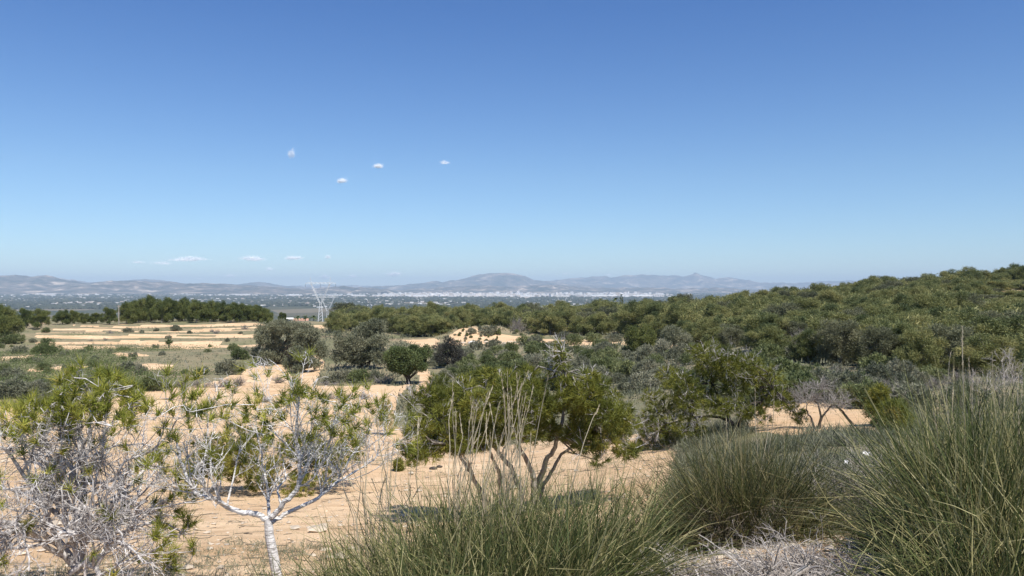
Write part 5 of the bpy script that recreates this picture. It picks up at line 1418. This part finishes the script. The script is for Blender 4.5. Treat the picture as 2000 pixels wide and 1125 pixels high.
px = np.concatenate([rng.normal(930, 75, 1300), rng.uniform(760, 1290, 900), rng.normal(1200, 50, 400)])
Y = rng.uniform(8000, 11200, N); 
boxes('distant_city', px, Y, rng.uniform(14, 42, N), rng.uniform(14, 40, N), np.exp(rng.normal(2.75, .38, N)), np.clip(rng.normal(.7, .25, N), 0, 1))
N = 900
px = rng.uniform(-80, 1330, N); Y = 138600 / (602 - 30 * rng.uniform(0, 1, N) ** .75 - CY)
boxes('scattered_farmhouses', px, Y, rng.uniform(8, 26, N), rng.uniform(8, 24, N), rng.uniform(4, 9, N), np.clip(rng.normal(.6, .28, N), 0, 1))
N = 170
px = rng.uniform(-80, 720, N); Y = rng.uniform(8800, 12400, N)
boxes('villages_at_the_hill_foot', px, Y, rng.uniform(14, 60, N), rng.uniform(10, 30, N), rng.uniform(6, 14, N), np.clip(rng.normal(.68, .25, N), 0, 1))
for i, (px, Y, w, l_) in enumerate([(640, 8600, 330, 'long white shed on the plain directly behind the pylon'), (575, 8650, 170, 'long white shed on the plain left of the pylon'), (700, 8500, 150, 'long white shed on the plain right of the pylon'), (745, 8400, 190, 'long white shed on the plain left of the city'), (1180, 8000, 260, 'long white shed on the plain below the right part of the city'), (1255, 7900, 200, 'long white shed on the plain at the right end of the city'), (90, 10200, 260, 'long white shed at the foot of the left hills'), (470, 9600, 240, 'long white shed at the foot of the middle left hills'), (820, 7600, 120, 'white shed in front of the city, left'), (1030, 7400, 130, 'white shed in front of the city, centre')]):
    x = (px - CX) / F * Y; rt = root('warehouse', (x, Y, -90.0), l_, 'warehouse', 'long white sheds on the plain')
    mb = MB(); mb.box((0, 0, 6), (w, 40, 13)); mb.build('wall', m, rt)
    mb = MB(); mb.mesh([[-w / 2 - 1, -21, 12.6], [w / 2 + 1, -21, 12.6], [w / 2 + 1, 0, 17], [-w / 2 - 1, 0, 17], [-w / 2 - 1, 21, 12.6], [w / 2 + 1, 21, 12.6]], f4=[[0, 1, 2, 3], [3, 2, 5, 4]]); mb.build('roof', M['shed_roof'], rt)

# ================================================================== clouds, birds
cm_, n_, l_ = new_mat('cloud_white')
pd = n_.new("ShaderNodeBsdfDiffuse"); pd.inputs[0].default_value = (.9, .9, .9, 1)
pt_ = n_.new("ShaderNodeBsdfTranslucent"); pt_.inputs[0].default_value = (.9, .9, .9, 1)
m1 = n_.new("ShaderNodeMixShader"); m1.inputs[0].default_value = .2; l_.new(pd.outputs[0], m1.inputs[1]); l_.new(pt_.outputs[0], m1.inputs[2])
oc = n_.new("ShaderNodeOutputMaterial"); l_.new(m1.outputs[0], oc.inputs[0])
def cloud(px, py, w, h, label, dens=1.0, D=46000.0):
    """a loose puff of droplets: thick in the middle, thinning out at the edges"""
    rng = np.random.default_rng(7000 + int(px)); k = D / F; C = []
    for i in range(12):
        x = np.clip(rng.normal(0, .24), -.45, .45); e = max(.15, 1 - 3.2 * x * x)
        m = int(260 * e * dens)
        c = np.array([x * w, rng.normal(0, .2) * w, rng.normal(-.05, .2) * e * h])
        C.append(c + rng.normal(0, 1, (m, 3)) * np.array([.17 * w, .11 * w, .30 * h * e]))
    C = np.concatenate(C); C[:, 2] = np.where(C[:, 2] < -.4 * h, -.4 * h + rng.normal(0, .12, len(C)) * h, C[:, 2])
    sn = np.array([math.sin(R(SUN_AZ)) * math.cos(R(SUN_EL)), math.cos(R(SUN_AZ)) * math.cos(R(SUN_EL)), math.sin(R(SUN_EL))])
    nn = norm(sn + rng.normal(0, .45, (len(C), 3))); d = norm(np.cross(nn, rng.normal(0, 1, (len(C), 3)))); e = np.cross(nn, d)
    mb = MB(); f = .036 * math.sqrt(w * h) * k; C = C * k
    mb.tris(np.stack([C - d * f, C + d * f * .6 - e * f, C + d * f * .6 + e * f], 1))
    o = mb.build('cloud', cm_); o.location = tuple(pt(px, py, D))
    return tag(o, label, 'cloud')
for a in [(569, 299, 11, 17, 'small upright wispy cloud, highest on the left'), (738, 324, 17, 8, 'small oval cloud, upper right of the three over the pylon'), (668, 353, 16, 8, 'small oval cloud, lowest of the upper three'), (868, 317, 16, 7, 'faint slanting cloudlet high above the centre mountain'),
          (365, 506, 56, 8, 'longest white flat cloud above the left hills'), (318, 514, 36, 5, 'thin cloud strip left below the longest cloud'), (270, 512, 22, 4, 'leftmost thin cloud strip above the left hills'), (493, 504.5, 36, 9, 'white puffy cloud right of the longest cloud'), (572, 503.5, 28, 7, 'white cloud left above the pylon'), (640, 502, 12, 6, 'faint cloudlet directly above the pylon'),
          (526, 526, 16, 5, 'faint low cloudlet between two white clouds above the left hills'), (450, 539, 24, 5, 'low faint cloud over the left hill crest'), (388, 544, 10, 3, 'smallest low cloudlet over the left hills'), (768, 535, 24, 9, 'white low cloud left of the centre mountain'), (688, 539.5, 14, 5, 'small low cloud right of the pylon head'), (633, 541, 16, 6, 'low cloud right behind the pylon head'), (1105, 534, 10, 4, 'faint cloudlet right of the centre mountain'), (1190, 537, 12, 4, 'faint cloudlet in the notch of the right mountains')]:
    cloud(*a, dens=.3 if ('faint' in a[4] or 'thin' in a[4] or 'wispy' in a[4]) else .62, D=60000.0 if a[1] < 400 else 46000.0)
def bird(px, py, Y, span, label, roll):
    import bmesh
    mb = MB(); t = np.linspace(0, 1, 7)
    mb.tubes([(np.stack([np.zeros(7), (t - .5) * span * .45, np.zeros(7)], 1), span * .055 * np.sin(np.clip(t * 3.0 + .15, 0, 3.1)) + .002)], 8)
    for s in (-1, 1):
        mb.mesh([[0, -.08 * span, .02], [s * .25 * span, -.11 * span, .09 * span], [s * .5 * span, .02 * span, .05 * span], [s * .25 * span, .07 * span, .08 * span], [0, .1 * span, .02]], f4=[[0, 1, 3, 4]], f3=[[1, 2, 3]])
    mb.mesh([[0, .2 * span, 0], [.07 * span, .3 * span, 0], [-.07 * span, .3 * span, 0]], f3=[[0, 1, 2]])
    o = mb.build('bird', M['bird']); o.location = tuple(pt(px, py, Y)); o.rotation_euler = (0, roll, .6); tag(o, label, 'bird')
bird(190, 135, 160, .55, 'tiny dark bird high in the sky on the left', .3)
bird(1857, 160, 170, .35, 'tiny dark bird high in the sky on the right', -.2)
